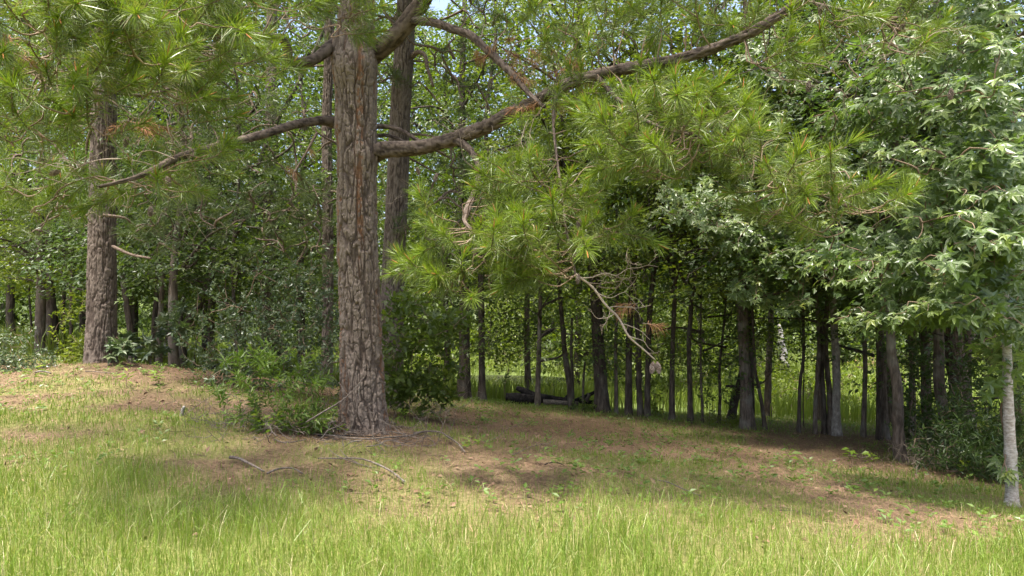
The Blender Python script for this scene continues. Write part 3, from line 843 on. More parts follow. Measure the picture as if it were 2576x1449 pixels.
# ------------------------------------------------------------------ crowns of the broadleaf trees (each mesh shared by several trees)
def spray_crown(seed, H, rad, nspray, nleaf, size, leafm_shape=LEAF, flat=.55, top=.45, limbs=14, sl=(.9, 1.6), hole=.0, thin=.5):
    """Twig sprays set along limbs: flat, slightly drooping fans of leaves with gaps between them."""
    g = np.random.default_rng(seed)
    ml, mw = MB(), MB()
    sk = Skeleton()
    for k in range(limbs):
        z0 = H * (.02 + .88 * (k + g.uniform(0, 1)) / limbs)
        a = k * 2.4 + g.normal() * .4
        f = 1 - (max(0, z0 / H - top) / (1 - top)) ** 1.6 * .75
        L = rad * f * g.uniform(.65, 1.1)
        up = g.uniform(-.05, .55) + .5 * z0 / H
        d = np.array([math.cos(a), math.sin(a), up])
        pts = [np.array([0, 0, z0 - .3]), np.array([0, 0, z0 - .3]) + d * L * .4 + g.normal(size=3) * .1 * L, np.array([0, 0, z0 - .3]) + d * L * .8 + [0, 0, -.06 * L] + g.normal(size=3) * .12 * L]
        r0 = .018 + .012 * L
        C = add_tube(mw, pts, [r0, r0 * .6, r0 * .2], 5, .25, 0, g.random(), cap=False)
        sk.root(C[1:])
    n = nspray
    zz = g.uniform(0, 1, n) ** .9 * H
    f = np.where(zz / H > top, 1 - (np.maximum(0, zz / H - top) / (1 - top)) ** 1.6 * .7, 1)
    a = g.uniform(0, 2 * np.pi, n)
    lump = .75 + .5 * vnoise(a * 1.6 + seed, zz * .9, seed) + .25 * (vnoise(a * 4 + seed, zz * 2, seed + 3) - .5)
    r = rad * f * lump * np.sqrt(g.uniform(.06, 1, n))
    o = np.stack([r * np.cos(a), r * np.sin(a), zz], 1)
    keep = vnoise(o[:, 0] * 1.1 + 50, o[:, 2] * 1.3 + o[:, 1] * .9 + 50, seed + 9) > hole
    keep &= g.random(n) < np.where(zz / H > .55, thin, 1.0)
    o, a = o[keep], a[keep]
    n = len(o)
    aa = a + g.normal(size=n) * .8
    d = unit(np.stack([np.cos(aa), np.sin(aa), g.normal(size=n) * .25 - .05], 1))
    sk.join(mw, o[::3], .012, 3, .03, .08, 0, g, .2, d[::3], maxd=2.5)
    L = g.uniform(*sl, n)
    t = np.tile((np.arange(nleaf) + .5) / nleaf, (n, 1)) + g.normal(size=(n, nleaf)) * .03
    side = unit(np.cross(d, np.array([0, 0, 1.0]) + g.normal(size=(n, 3)) * .25))
    up = np.cross(side, d)
    sg = np.where((np.arange(nleaf) % 2) == 0, 1, -1)[None, :] * np.ones((n, 1))
    wid = (.34 * np.sin(np.pi * np.clip(t * .85 + .12, 0, 1)) * g.uniform(.05, 1, (n, nleaf)))
    p = o[:, None] + d[:, None] * ((t - .35) * L[:, None])[:, :, None] + side[:, None] * (sg * wid * L[:, None])[:, :, None] - np.array([0, 0, 1.0]) * ((t ** 2) * .18 * L[:, None] + wid * .25 * L[:, None])[:, :, None] + up[:, None] * (g.normal(size=(n, nleaf)) * .05)[:, :, None]
    X = d[:, None] * .7 + side[:, None] * sg[:, :, None] * .8 + g.normal(size=(n, nleaf, 3)) * .35
    X[:, :, 2] -= .25
    Z = up[:, None] + g.normal(size=(n, nleaf, 3)) * flat
    s = size * g.uniform(.65, 1.25, (n, nleaf))
    rn = np.clip(g.normal(size=(n, 1)) * .18 + .45 + g.normal(size=(n, nleaf)) * .18, 0, 1)
    place(ml, leafm_shape[0], leafm_shape[1], p.reshape(-1, 3), X.reshape(-1, 3), Z.reshape(-1, 3), s.ravel(), rn.ravel())
    return ml, mw

CROWN, CLIMB = [], []
for k, (H, rad, ns, nl, sz, hole) in enumerate([(7.8, 2.7, 330, 36, .115, .30), (7.5, 3.0, 350, 36, .12, .34), (8.6, 2.4, 320, 34, .11, .30), (7.0, 2.8, 310, 38, .11, .36), (8.2, 2.6, 320, 34, .125, .33), (7.8, 3.2, 360, 36, .115, .38), (9.0, 3.4, 620, 34, .135, .20), (9.6, 3.1, 600, 34, .13, .22)]):
    ml, mw = spray_crown(100 + k, H, rad, ns, nl, sz, LEAF, hole=hole, thin=.45 if k < 6 else 1.0)
    CROWN.append(ml.mesh('crown', M['leaf_mid']))
    CLIMB.append(mw.mesh('limb', M['bark_dark'], True))

def own_mat(o, m):
    o.material_slots[0].link = 'OBJECT'
    o.material_slots[0].material = m

WOOD = 'trees of the wood edge behind the clearing'
_tn = [0]
def hardwood(label, pts, base=None, d=None, crown=0, cz=2.0, cs=1.0, leaf='leaf_mid', bark='bark_mid', forks=(), top=None, name='broadleaf_tree', vines=0):
    """pts: (u, v, width) up the trunk from its foot; the trunk goes on into its crown above them."""
    _tn[0] += 1
    k = _tn[0]
    u, v, w = pts[0]
    if d is None and u < 500:
        d = 20.5 if u < 200 else 16.5
    if d is None and u < 1680:
        d = float(np.interp(u, [1166, 1352, 1516, 1680], [18.0, 17.6, 16.8, 15.9]))
    b = on_ground(u, d) if d else on_ray(u, v)
    d = float(b[1])
    t = thing(name, label, 'tree', b, WOOD)
    P3 = [b - [0, 0, .12]] + [P(a, c, d) for a, c, e in pts[1:]]
    kw = .84 if u > 1100 else 1.0
    rad = [kw * pts[0][2] / FPX * d / 2] + [kw * e / FPX * d / 2 for a, c, e in pts[1:]]
    for i in range(1, len(P3)):                              # a trunk is not flat: it wanders in depth too
        P3[i][1] += R.normal() * .04
    last, r_l = P3[-1], rad[-1]
    hd = unit((P3[-1] - P3[-2]) * [1, 0, 1]) * .6 + np.array([0, 0, .6])
    H = top or (b[2] + cz + 8.5 * cs)
    while last[2] < H - .5:
        last = last + hd * 1.6 + np.array([R.normal() * .12, R.normal() * .12, 0])
        r_l = max(r_l * .84, .012)
        P3.append(last); rad.append(r_l)
    mb = MB()
    C, rr = resample(P3, rad, .10)
    h = C[:, 2] - b[2]
    fl = 1 + .18 * np.exp(-np.maximum(h, 0) / (.08 + rr[0] * .9))
    add_tube(mb, C, rr * fl, 14, 1.0, 0, .5, .10, k * 7, True)
    mb.build('trunk', M[bark], t, True)
    for f in forks:
        mb = MB()
        add_tube(mb, [P(a, c, d) for a, c, e in f], [e / FPX * d / 2 for a, c, e in f], 8, .08, 0, .5, .1, k, True)
        mb.build('limb', M[bark], t, True)
    if crown is not None:
        zb = b[2] + cz - .3
        i = int(np.argmin(np.abs(C[:, 2] - (zb + 2))))
        yaw = R.uniform(0, 6.3)
        mtx = Matrix.Translation((float(C[i, 0]), float(C[i, 1]), float(zb))) @ Matrix.Rotation(yaw, 4, 'Z') @ Matrix.Scale(cs, 4)
        c = link('crown', CROWN[crown % len(CROWN)], t, 'stuff'); c.matrix_basis = mtx
        own_mat(c, M[leaf])
        l = link('limbs', CLIMB[crown % len(CROWN)], t, 'stuff'); l.matrix_basis = mtx
    if vines:
        mb = MB()
        n = 260
        zc = R.uniform(.9, 3.2, n)
        ci = np.array([int(np.argmin(np.abs(h - z))) for z in zc])
        an = R.uniform(0, 2 * np.pi, n)
        o = np.stack([np.cos(an), np.sin(an), 0 * an], 1)
        loc = C[ci] + o * (rr[ci][:, None] + R.uniform(.0, .22, n)[:, None])
        place(mb, LEAF[0], LEAF[1], loc, o * .5 + R.normal(size=(n, 3)) * .4 - [0, 0, .5], o + R.normal(size=(n, 3)) * .4, R.uniform(.07, .13, n), R.random(n))
        mb.build('ivy', M['leaf_dark'], t, False, 'stuff')
    return t

# ---- big pines further back
def big_pine(label, pts, base, d, crown_blobs, ncell=18, seed=5, segs=130, stubs=()):
    b = base
    t = thing('pine_tree', label, 'tree', b, 'pines behind the clearing')
    mb = MB()
    P3 = [P(u, v, d) for u, v, w in pts]; P3[0] = b - [0, 0, .15]
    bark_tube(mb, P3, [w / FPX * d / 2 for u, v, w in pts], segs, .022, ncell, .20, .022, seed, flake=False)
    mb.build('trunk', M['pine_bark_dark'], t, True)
    q = blob_pts(crown_blobs, R)
    mw = MB()
    sk = Skeleton(); C, _ = resample(P3, [1] * len(P3), .3)
    sk.root(C[len(C) // 3:])
    sk.join(mw, q, .03, 5, -.02, .10, 0, R, .25, maxd=7, rtip=.006)
    for s in stubs:
        add_tube(mw, [P(*a[:3]) for a in s], [a[3] / FPX * a[2] / 2 for a in s], 7, .06, 0, .5, .15, seed)
    mw.build('limbs', M['limb_bark'], t, True, 'stuff')
    mf = MB()
    for p in q:
        k = R.integers(0, len(TUFTS)); s = R.uniform(1.0, 1.5)
        vv, ff, mm, rr = TUFT_V[k]
        A = np.array(Matrix.Translation(p) @ Matrix.Rotation(R.uniform(0, 6.3), 4, 'Z') @ Matrix.Scale(s, 4))
        mf.add(vv @ A[:3, :3].T + A[:3, 3], [], 0)
        n0 = mf.n - len(vv)
        for f_, r_ in zip(ff[1:3], rr[1:3]):
            h_ = np.nonzero(np.arange(len(f_)) % 2)[0]       # far off, half the needles are enough
            mf.f.append(f_[h_] + n0); mf.m.append(np.zeros(len(h_), np.int32)); mf.r.append(r_[h_])
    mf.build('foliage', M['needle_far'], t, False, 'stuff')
    return t

bl = on_ground(254, 13.6)
big_pine('stout straight pine rising from the red straw bank, low fuzzy needles beside its trunk', [(254, 918, 84), (254, 880, 72), (256, 780, 67), (257, 640, 63), (260, 420, 58), (264, 200, 54), (268, 0, 50), (272, -300, 40), (275, -700, 22), (276, -900, 6)], bl, float(bl[1]),
         [(420, 560, 130, 80, 11.8, 1.0, 22), (355, 590, 90, 40, 12, .8, 8), (460, 480, 130, 100, 12.2, 1, 22), (560, 530, 90, 70, 12.4, 1, 10), (250, 555, 60, 35, 12.2, .3, 4), (110, 560, 90, 50, 12.8, .8, 6), (390, 360, 120, 90, 13, 1.0, 12), (520, 300, 160, 120, 12.5, 1.2, 26), (120, 380, 110, 80, 13.4, 1, 8), (300, 100, 400, 200, 12.6, 2, 60), (280, -400, 420, 420, 13, 3, 110)], 20, 5,
         stubs=[[(240, 290, 12.9, 14), (205, 292, 12.5, 12), (170, 318, 12.2, 9)], [(285, 620, 12.9, 9), (330, 640, 12.6, 7), (380, 650, 12.4, 5)]])
b2 = on_ground(983, 12.8)
big_pine('tall leaning pine close behind the large pine, foot hidden by the oak brush', [(981, 1010, 66), (984, 900, 60), (988, 720, 56), (1000, 470, 52), (1006, 300, 50), (1018, 100, 48), (1026, -60, 44), (1045, -400, 34), (1060, -800, 16), (1062, -950, 5)], b2, 12.8,
         [(760, 560, 160, 110, 14, 1, 20), (690, 480, 150, 80, 13.6, 1, 18), (740, 420, 120, 90, 13.8, 1, 14), (960, 190, 50, 60, 12.3, .4, 8), (1130, 420, 120, 80, 12.6, .8, 12), (1180, 200, 140, 100, 12.8, 1, 14), (1090, 560, 110, 90, 12.4, .7, 12), (1040, 30, 300, 150, 12.8, 2, 40), (1050, -450, 420, 380, 12.8, 3, 110), (660, 300, 140, 100, 14, 1, 14)], 18, 8,
         stubs=[[(1030, 148, 12.8, 14), (1050, 132, 12.6, 13), (1068, 138, 12.5, 12), (1076, 172, 12.4, 9), (1090, 218, 12.3, 6)]])
b3 = on_ground(823, 16)
big_pine('slender pine seen close on the left of the large pine', [(822, 985, 30), (823, 900, 28), (825, 700, 27), (824, 480, 25), (822, 300, 24), (828, 120, 22), (830, -200, 18), (832, -500, 8)], b3, 16.0,
         [(690, 600, 130, 80, 15.5, 1, 12), (770, 520, 110, 90, 15.2, 1, 14), (800, 100, 220, 160, 16, 2, 24), (830, -250, 260, 220, 16, 2, 50), (900, 520, 60, 80, 15.2, .6, 6)], 14, 12, 80)
b4 = on_ground(678, 21)
big_pine('pine with pale peeling bark showing between leaves right of the dark canopy', [(676, 960, 36), (676, 800, 33), (678, 640, 31), (679, 480, 29), (682, 250, 27), (684, 0, 24), (686, -350, 10)], b4, 21.0,
         [(640, 430, 120, 80, 20.5, 1, 8), (720, 330, 130, 100, 21, 1.5, 12), (690, -20, 240, 200, 21, 2.5, 44)], 14, 15, 80)
b5 = on_ground(2432, 14.2)
big_pine('pine with coarse dark bark plates leaning left among the thicket on the right', [(2432, 1105, 54), (2424, 1040, 47), (2408, 940, 44), (2396, 850, 42), (2384, 700, 39), (2374, 500, 36), (2365, 250, 33), (2355, -50, 28), (2345, -450, 10)], b5, float(b5[1]),
         [(2350, -150, 300, 200, 13, 2, 44), (2300, 250, 140, 90, 13.5, 1, 6)], 16, 18, 90)

HW = [
 # left part of the wood
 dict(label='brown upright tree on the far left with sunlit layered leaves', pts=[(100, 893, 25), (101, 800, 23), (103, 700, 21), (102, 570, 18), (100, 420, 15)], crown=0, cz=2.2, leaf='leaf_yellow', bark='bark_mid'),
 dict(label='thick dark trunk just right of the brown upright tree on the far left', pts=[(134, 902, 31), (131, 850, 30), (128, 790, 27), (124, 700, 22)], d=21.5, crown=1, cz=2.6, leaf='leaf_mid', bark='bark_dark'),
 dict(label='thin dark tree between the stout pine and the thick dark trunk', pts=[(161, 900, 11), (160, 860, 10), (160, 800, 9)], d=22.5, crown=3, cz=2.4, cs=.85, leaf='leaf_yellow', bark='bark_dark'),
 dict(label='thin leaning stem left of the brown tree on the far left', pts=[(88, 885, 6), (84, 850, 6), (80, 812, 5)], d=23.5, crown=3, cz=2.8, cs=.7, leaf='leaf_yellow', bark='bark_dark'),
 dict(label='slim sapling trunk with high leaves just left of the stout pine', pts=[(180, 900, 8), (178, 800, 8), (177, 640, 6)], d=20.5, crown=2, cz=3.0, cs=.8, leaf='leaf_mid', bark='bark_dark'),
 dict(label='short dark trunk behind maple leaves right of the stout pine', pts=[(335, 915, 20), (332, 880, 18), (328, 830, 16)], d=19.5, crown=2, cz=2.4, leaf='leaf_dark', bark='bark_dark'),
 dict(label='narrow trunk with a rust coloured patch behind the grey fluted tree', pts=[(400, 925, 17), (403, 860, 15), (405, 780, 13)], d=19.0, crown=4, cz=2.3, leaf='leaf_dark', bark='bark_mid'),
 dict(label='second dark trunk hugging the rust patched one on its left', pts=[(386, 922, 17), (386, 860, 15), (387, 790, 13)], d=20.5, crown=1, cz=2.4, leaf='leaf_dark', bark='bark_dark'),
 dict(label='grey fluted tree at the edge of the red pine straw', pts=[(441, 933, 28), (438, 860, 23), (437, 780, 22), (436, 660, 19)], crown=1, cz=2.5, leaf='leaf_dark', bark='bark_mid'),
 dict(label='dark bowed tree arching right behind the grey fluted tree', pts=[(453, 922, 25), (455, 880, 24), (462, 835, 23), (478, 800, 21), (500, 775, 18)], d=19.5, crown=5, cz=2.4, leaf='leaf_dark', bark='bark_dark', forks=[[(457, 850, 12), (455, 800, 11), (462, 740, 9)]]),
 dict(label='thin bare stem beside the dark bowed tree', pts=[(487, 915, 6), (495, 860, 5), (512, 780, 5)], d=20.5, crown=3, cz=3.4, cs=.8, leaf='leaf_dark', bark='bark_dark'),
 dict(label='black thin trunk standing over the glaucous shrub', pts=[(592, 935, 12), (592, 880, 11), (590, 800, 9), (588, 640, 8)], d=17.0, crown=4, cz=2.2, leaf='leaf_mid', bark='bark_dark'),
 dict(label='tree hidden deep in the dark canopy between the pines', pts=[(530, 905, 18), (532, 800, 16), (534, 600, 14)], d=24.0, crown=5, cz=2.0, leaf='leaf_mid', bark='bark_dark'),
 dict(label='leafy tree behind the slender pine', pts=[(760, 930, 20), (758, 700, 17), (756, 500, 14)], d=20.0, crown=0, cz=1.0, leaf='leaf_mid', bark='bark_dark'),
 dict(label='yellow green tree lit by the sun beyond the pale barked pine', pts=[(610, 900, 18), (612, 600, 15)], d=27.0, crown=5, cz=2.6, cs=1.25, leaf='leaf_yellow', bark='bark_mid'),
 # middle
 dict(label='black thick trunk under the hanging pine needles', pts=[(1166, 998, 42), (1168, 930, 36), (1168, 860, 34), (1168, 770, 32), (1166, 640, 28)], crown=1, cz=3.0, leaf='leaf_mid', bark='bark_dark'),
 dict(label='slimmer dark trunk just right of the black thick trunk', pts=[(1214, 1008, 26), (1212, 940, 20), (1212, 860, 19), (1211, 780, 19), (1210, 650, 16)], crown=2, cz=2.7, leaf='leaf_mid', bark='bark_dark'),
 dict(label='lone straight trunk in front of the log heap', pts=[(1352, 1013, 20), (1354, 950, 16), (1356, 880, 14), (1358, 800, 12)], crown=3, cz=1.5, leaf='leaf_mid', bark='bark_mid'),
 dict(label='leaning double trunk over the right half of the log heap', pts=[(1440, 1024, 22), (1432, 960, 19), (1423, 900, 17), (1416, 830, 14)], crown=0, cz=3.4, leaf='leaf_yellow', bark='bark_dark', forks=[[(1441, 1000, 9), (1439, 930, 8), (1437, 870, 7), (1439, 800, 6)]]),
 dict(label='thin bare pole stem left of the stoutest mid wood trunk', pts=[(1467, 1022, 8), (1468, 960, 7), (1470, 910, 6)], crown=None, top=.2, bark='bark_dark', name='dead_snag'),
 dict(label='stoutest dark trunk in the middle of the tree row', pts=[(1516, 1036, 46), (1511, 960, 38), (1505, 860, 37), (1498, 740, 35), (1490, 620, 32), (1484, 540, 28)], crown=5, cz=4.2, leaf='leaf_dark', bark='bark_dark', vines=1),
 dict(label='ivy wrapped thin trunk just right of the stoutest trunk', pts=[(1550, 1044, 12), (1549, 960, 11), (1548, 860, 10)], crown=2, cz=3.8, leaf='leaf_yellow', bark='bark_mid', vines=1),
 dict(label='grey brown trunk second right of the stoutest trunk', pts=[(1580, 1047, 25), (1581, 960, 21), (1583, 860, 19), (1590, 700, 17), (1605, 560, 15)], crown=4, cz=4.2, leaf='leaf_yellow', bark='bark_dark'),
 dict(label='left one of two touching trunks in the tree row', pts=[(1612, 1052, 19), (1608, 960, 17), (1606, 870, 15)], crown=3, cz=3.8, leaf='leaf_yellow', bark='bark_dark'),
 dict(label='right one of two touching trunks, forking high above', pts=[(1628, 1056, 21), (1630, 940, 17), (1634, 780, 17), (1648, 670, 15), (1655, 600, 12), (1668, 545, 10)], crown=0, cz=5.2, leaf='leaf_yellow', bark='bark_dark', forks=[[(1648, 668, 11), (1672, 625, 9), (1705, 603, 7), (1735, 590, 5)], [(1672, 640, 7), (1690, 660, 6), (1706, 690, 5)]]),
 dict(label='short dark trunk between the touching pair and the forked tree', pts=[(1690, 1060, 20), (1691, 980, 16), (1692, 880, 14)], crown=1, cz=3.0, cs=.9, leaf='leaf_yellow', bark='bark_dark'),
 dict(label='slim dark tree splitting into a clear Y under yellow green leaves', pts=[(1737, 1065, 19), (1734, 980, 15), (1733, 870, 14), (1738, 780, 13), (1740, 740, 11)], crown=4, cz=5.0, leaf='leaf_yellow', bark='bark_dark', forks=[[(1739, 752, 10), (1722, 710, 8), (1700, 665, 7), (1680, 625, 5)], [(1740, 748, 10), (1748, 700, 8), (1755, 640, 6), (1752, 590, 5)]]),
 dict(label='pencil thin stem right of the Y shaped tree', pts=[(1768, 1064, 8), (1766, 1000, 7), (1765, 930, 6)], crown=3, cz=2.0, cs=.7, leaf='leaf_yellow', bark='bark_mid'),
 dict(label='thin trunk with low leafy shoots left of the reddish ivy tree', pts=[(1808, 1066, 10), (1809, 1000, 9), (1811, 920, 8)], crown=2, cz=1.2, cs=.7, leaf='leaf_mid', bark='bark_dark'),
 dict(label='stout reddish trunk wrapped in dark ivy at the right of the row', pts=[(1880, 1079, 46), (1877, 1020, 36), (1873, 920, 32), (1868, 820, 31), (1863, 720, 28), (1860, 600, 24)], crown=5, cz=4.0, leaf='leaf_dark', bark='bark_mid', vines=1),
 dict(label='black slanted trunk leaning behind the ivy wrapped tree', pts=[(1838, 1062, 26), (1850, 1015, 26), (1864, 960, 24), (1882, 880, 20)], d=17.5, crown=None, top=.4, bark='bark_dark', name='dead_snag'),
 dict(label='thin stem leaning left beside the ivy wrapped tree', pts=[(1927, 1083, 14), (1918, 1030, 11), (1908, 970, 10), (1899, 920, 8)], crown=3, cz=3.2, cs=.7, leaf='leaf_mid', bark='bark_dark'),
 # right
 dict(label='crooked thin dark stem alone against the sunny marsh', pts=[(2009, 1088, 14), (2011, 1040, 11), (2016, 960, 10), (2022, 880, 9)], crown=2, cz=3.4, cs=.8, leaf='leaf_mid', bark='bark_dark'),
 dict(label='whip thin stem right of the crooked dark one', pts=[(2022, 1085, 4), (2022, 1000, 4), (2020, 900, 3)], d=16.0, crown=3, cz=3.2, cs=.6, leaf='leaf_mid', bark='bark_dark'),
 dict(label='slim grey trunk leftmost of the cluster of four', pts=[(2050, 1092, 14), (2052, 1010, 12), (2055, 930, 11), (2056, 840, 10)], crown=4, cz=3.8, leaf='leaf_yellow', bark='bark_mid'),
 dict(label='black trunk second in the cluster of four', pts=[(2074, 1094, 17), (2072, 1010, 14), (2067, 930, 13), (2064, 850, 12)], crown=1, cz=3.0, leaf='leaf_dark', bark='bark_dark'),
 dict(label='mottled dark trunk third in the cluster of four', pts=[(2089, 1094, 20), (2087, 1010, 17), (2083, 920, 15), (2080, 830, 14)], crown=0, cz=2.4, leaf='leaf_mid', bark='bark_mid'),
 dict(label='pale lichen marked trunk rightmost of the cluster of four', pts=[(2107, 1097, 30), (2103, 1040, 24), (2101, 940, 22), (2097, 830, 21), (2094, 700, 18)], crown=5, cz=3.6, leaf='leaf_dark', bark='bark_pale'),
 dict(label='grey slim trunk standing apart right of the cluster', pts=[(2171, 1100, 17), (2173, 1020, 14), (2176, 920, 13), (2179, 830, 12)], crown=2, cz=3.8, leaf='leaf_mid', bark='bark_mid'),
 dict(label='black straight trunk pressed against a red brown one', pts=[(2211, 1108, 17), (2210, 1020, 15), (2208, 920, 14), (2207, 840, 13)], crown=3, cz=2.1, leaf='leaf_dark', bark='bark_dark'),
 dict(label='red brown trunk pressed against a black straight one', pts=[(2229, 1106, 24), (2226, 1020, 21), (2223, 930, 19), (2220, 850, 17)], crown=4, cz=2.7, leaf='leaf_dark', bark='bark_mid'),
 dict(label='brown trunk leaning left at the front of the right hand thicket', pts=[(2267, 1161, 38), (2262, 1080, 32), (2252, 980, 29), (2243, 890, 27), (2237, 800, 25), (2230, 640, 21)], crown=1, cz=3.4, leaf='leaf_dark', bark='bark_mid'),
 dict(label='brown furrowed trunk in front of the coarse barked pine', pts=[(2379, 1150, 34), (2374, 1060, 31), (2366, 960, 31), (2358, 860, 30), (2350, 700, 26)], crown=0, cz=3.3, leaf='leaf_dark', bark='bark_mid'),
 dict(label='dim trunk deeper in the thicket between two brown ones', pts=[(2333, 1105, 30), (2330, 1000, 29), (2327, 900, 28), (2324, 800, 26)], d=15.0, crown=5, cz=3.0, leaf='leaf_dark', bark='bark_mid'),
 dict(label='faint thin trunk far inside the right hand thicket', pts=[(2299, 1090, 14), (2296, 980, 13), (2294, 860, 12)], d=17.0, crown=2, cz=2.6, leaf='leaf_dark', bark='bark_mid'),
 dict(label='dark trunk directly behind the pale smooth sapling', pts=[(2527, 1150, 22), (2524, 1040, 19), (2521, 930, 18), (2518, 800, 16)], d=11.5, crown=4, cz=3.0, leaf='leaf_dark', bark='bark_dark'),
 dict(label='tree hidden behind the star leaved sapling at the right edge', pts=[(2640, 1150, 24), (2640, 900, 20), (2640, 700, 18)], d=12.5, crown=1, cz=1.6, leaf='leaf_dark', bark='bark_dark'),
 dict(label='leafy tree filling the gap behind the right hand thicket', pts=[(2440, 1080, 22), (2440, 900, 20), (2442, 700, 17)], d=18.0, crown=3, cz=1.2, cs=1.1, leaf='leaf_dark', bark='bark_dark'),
]
for h in HW:
    hardwood(**h)

# second row: crowns that close the view higher up
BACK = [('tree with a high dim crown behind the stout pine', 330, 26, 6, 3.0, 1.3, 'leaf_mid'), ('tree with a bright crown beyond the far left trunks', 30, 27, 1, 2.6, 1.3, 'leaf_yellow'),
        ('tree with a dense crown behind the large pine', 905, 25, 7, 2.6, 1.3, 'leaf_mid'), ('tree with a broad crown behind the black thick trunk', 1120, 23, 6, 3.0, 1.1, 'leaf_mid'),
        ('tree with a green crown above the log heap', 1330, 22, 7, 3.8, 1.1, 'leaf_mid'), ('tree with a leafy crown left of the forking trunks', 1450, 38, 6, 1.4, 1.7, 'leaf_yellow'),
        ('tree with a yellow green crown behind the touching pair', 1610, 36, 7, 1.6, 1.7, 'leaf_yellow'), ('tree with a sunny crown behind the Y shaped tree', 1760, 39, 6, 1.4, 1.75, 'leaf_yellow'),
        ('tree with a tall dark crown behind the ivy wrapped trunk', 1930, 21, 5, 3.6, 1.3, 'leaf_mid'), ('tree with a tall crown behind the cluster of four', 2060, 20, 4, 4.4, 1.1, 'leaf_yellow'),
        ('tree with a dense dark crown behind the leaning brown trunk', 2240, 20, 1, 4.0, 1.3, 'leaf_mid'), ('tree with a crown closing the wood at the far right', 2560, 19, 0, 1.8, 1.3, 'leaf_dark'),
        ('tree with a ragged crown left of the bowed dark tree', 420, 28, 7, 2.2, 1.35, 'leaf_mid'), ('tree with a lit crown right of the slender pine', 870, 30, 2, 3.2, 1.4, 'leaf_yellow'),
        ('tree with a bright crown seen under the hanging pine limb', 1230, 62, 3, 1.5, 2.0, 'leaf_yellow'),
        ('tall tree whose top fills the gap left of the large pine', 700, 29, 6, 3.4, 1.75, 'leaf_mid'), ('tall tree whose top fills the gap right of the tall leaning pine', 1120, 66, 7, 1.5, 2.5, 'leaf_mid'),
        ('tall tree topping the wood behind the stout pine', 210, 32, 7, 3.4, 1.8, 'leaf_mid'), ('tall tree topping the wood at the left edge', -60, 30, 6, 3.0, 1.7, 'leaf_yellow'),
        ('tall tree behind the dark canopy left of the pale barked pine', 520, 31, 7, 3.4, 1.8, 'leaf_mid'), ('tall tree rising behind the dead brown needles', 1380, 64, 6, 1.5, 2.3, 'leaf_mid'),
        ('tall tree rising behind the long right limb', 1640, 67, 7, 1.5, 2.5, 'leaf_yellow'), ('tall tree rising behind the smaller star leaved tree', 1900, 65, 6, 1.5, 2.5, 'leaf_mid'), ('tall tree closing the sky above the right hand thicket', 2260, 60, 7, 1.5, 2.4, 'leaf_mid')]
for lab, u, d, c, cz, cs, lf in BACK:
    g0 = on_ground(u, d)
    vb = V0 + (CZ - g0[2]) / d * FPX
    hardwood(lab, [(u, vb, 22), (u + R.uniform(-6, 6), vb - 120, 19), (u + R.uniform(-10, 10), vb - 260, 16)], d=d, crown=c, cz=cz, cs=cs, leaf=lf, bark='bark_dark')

# far-off wood on the rise beyond the marsh: reads as one mass
mb, mt = MB(), MB()
g = np.random.default_rng(77)
for k in range(330):
    x = g.uniform(-85, 95); y = g.uniform(70, 112) if abs(x) < 40 else g.uniform(52, 100)
    if x < -16:
        y = g.uniform(46, 90)
    H = g.uniform(11, 20); rd = g.uniform(2.5, 4.5); n = 330
    if k >= 150:                                             # shrubs and young growth in front of the tall trees
        x = g.uniform(-50, 60); y = g.uniform(47, 72); H = g.uniform(1.6, 6); rd = g.uniform(1.2, 2.8); n = 150
    z = float(ground_z(x, y))
    a = g.uniform(0, 2 * np.pi, n); zz = g.uniform(.10, 1, n) * H
    lump = .6 + .6 * vnoise(a * 2 + k, zz * .6, k)
    f = np.where(zz / H > .55, 1 - ((zz / H - .55) / .45) ** 1.5 * .7, .8 + .2 * zz / H)
    r_ = rd * f * lump * np.sqrt(g.uniform(.2, 1, n))
    o = np.stack([x + r_ * np.cos(a), y + r_ * np.sin(a), z + zz], 1)
    m = 5
    oo = (o[:, None] + g.normal(size=(n, m, 3)) * [.42, .42, .20]).reshape(-1, 3)
    rn = np.clip(np.repeat(g.normal(size=n) * .15, m) + g.uniform(.1, .7) + g.normal(size=n * m) * .12, 0, 1)
    place(mb, LEAF[0], LEAF[1], oo, rand_dirs(n * m, g), rand_dirs(n * m, g) * .6 + [0, 0, 1], g.uniform(.30, .55, n * m), rn, 0)
    add_tube(mb, [(x, y, z - .2), (x + g.normal() * .2, y, z + H * .4), (x + g.normal() * .5, y, z + H * .85)], [.22, .17, .06], 6, 2.0, 1, g.random(), cap=False)
fw = mb.build('far_woods', [M['leaf_far'], M['bark_mid']], None, False, 'stuff')
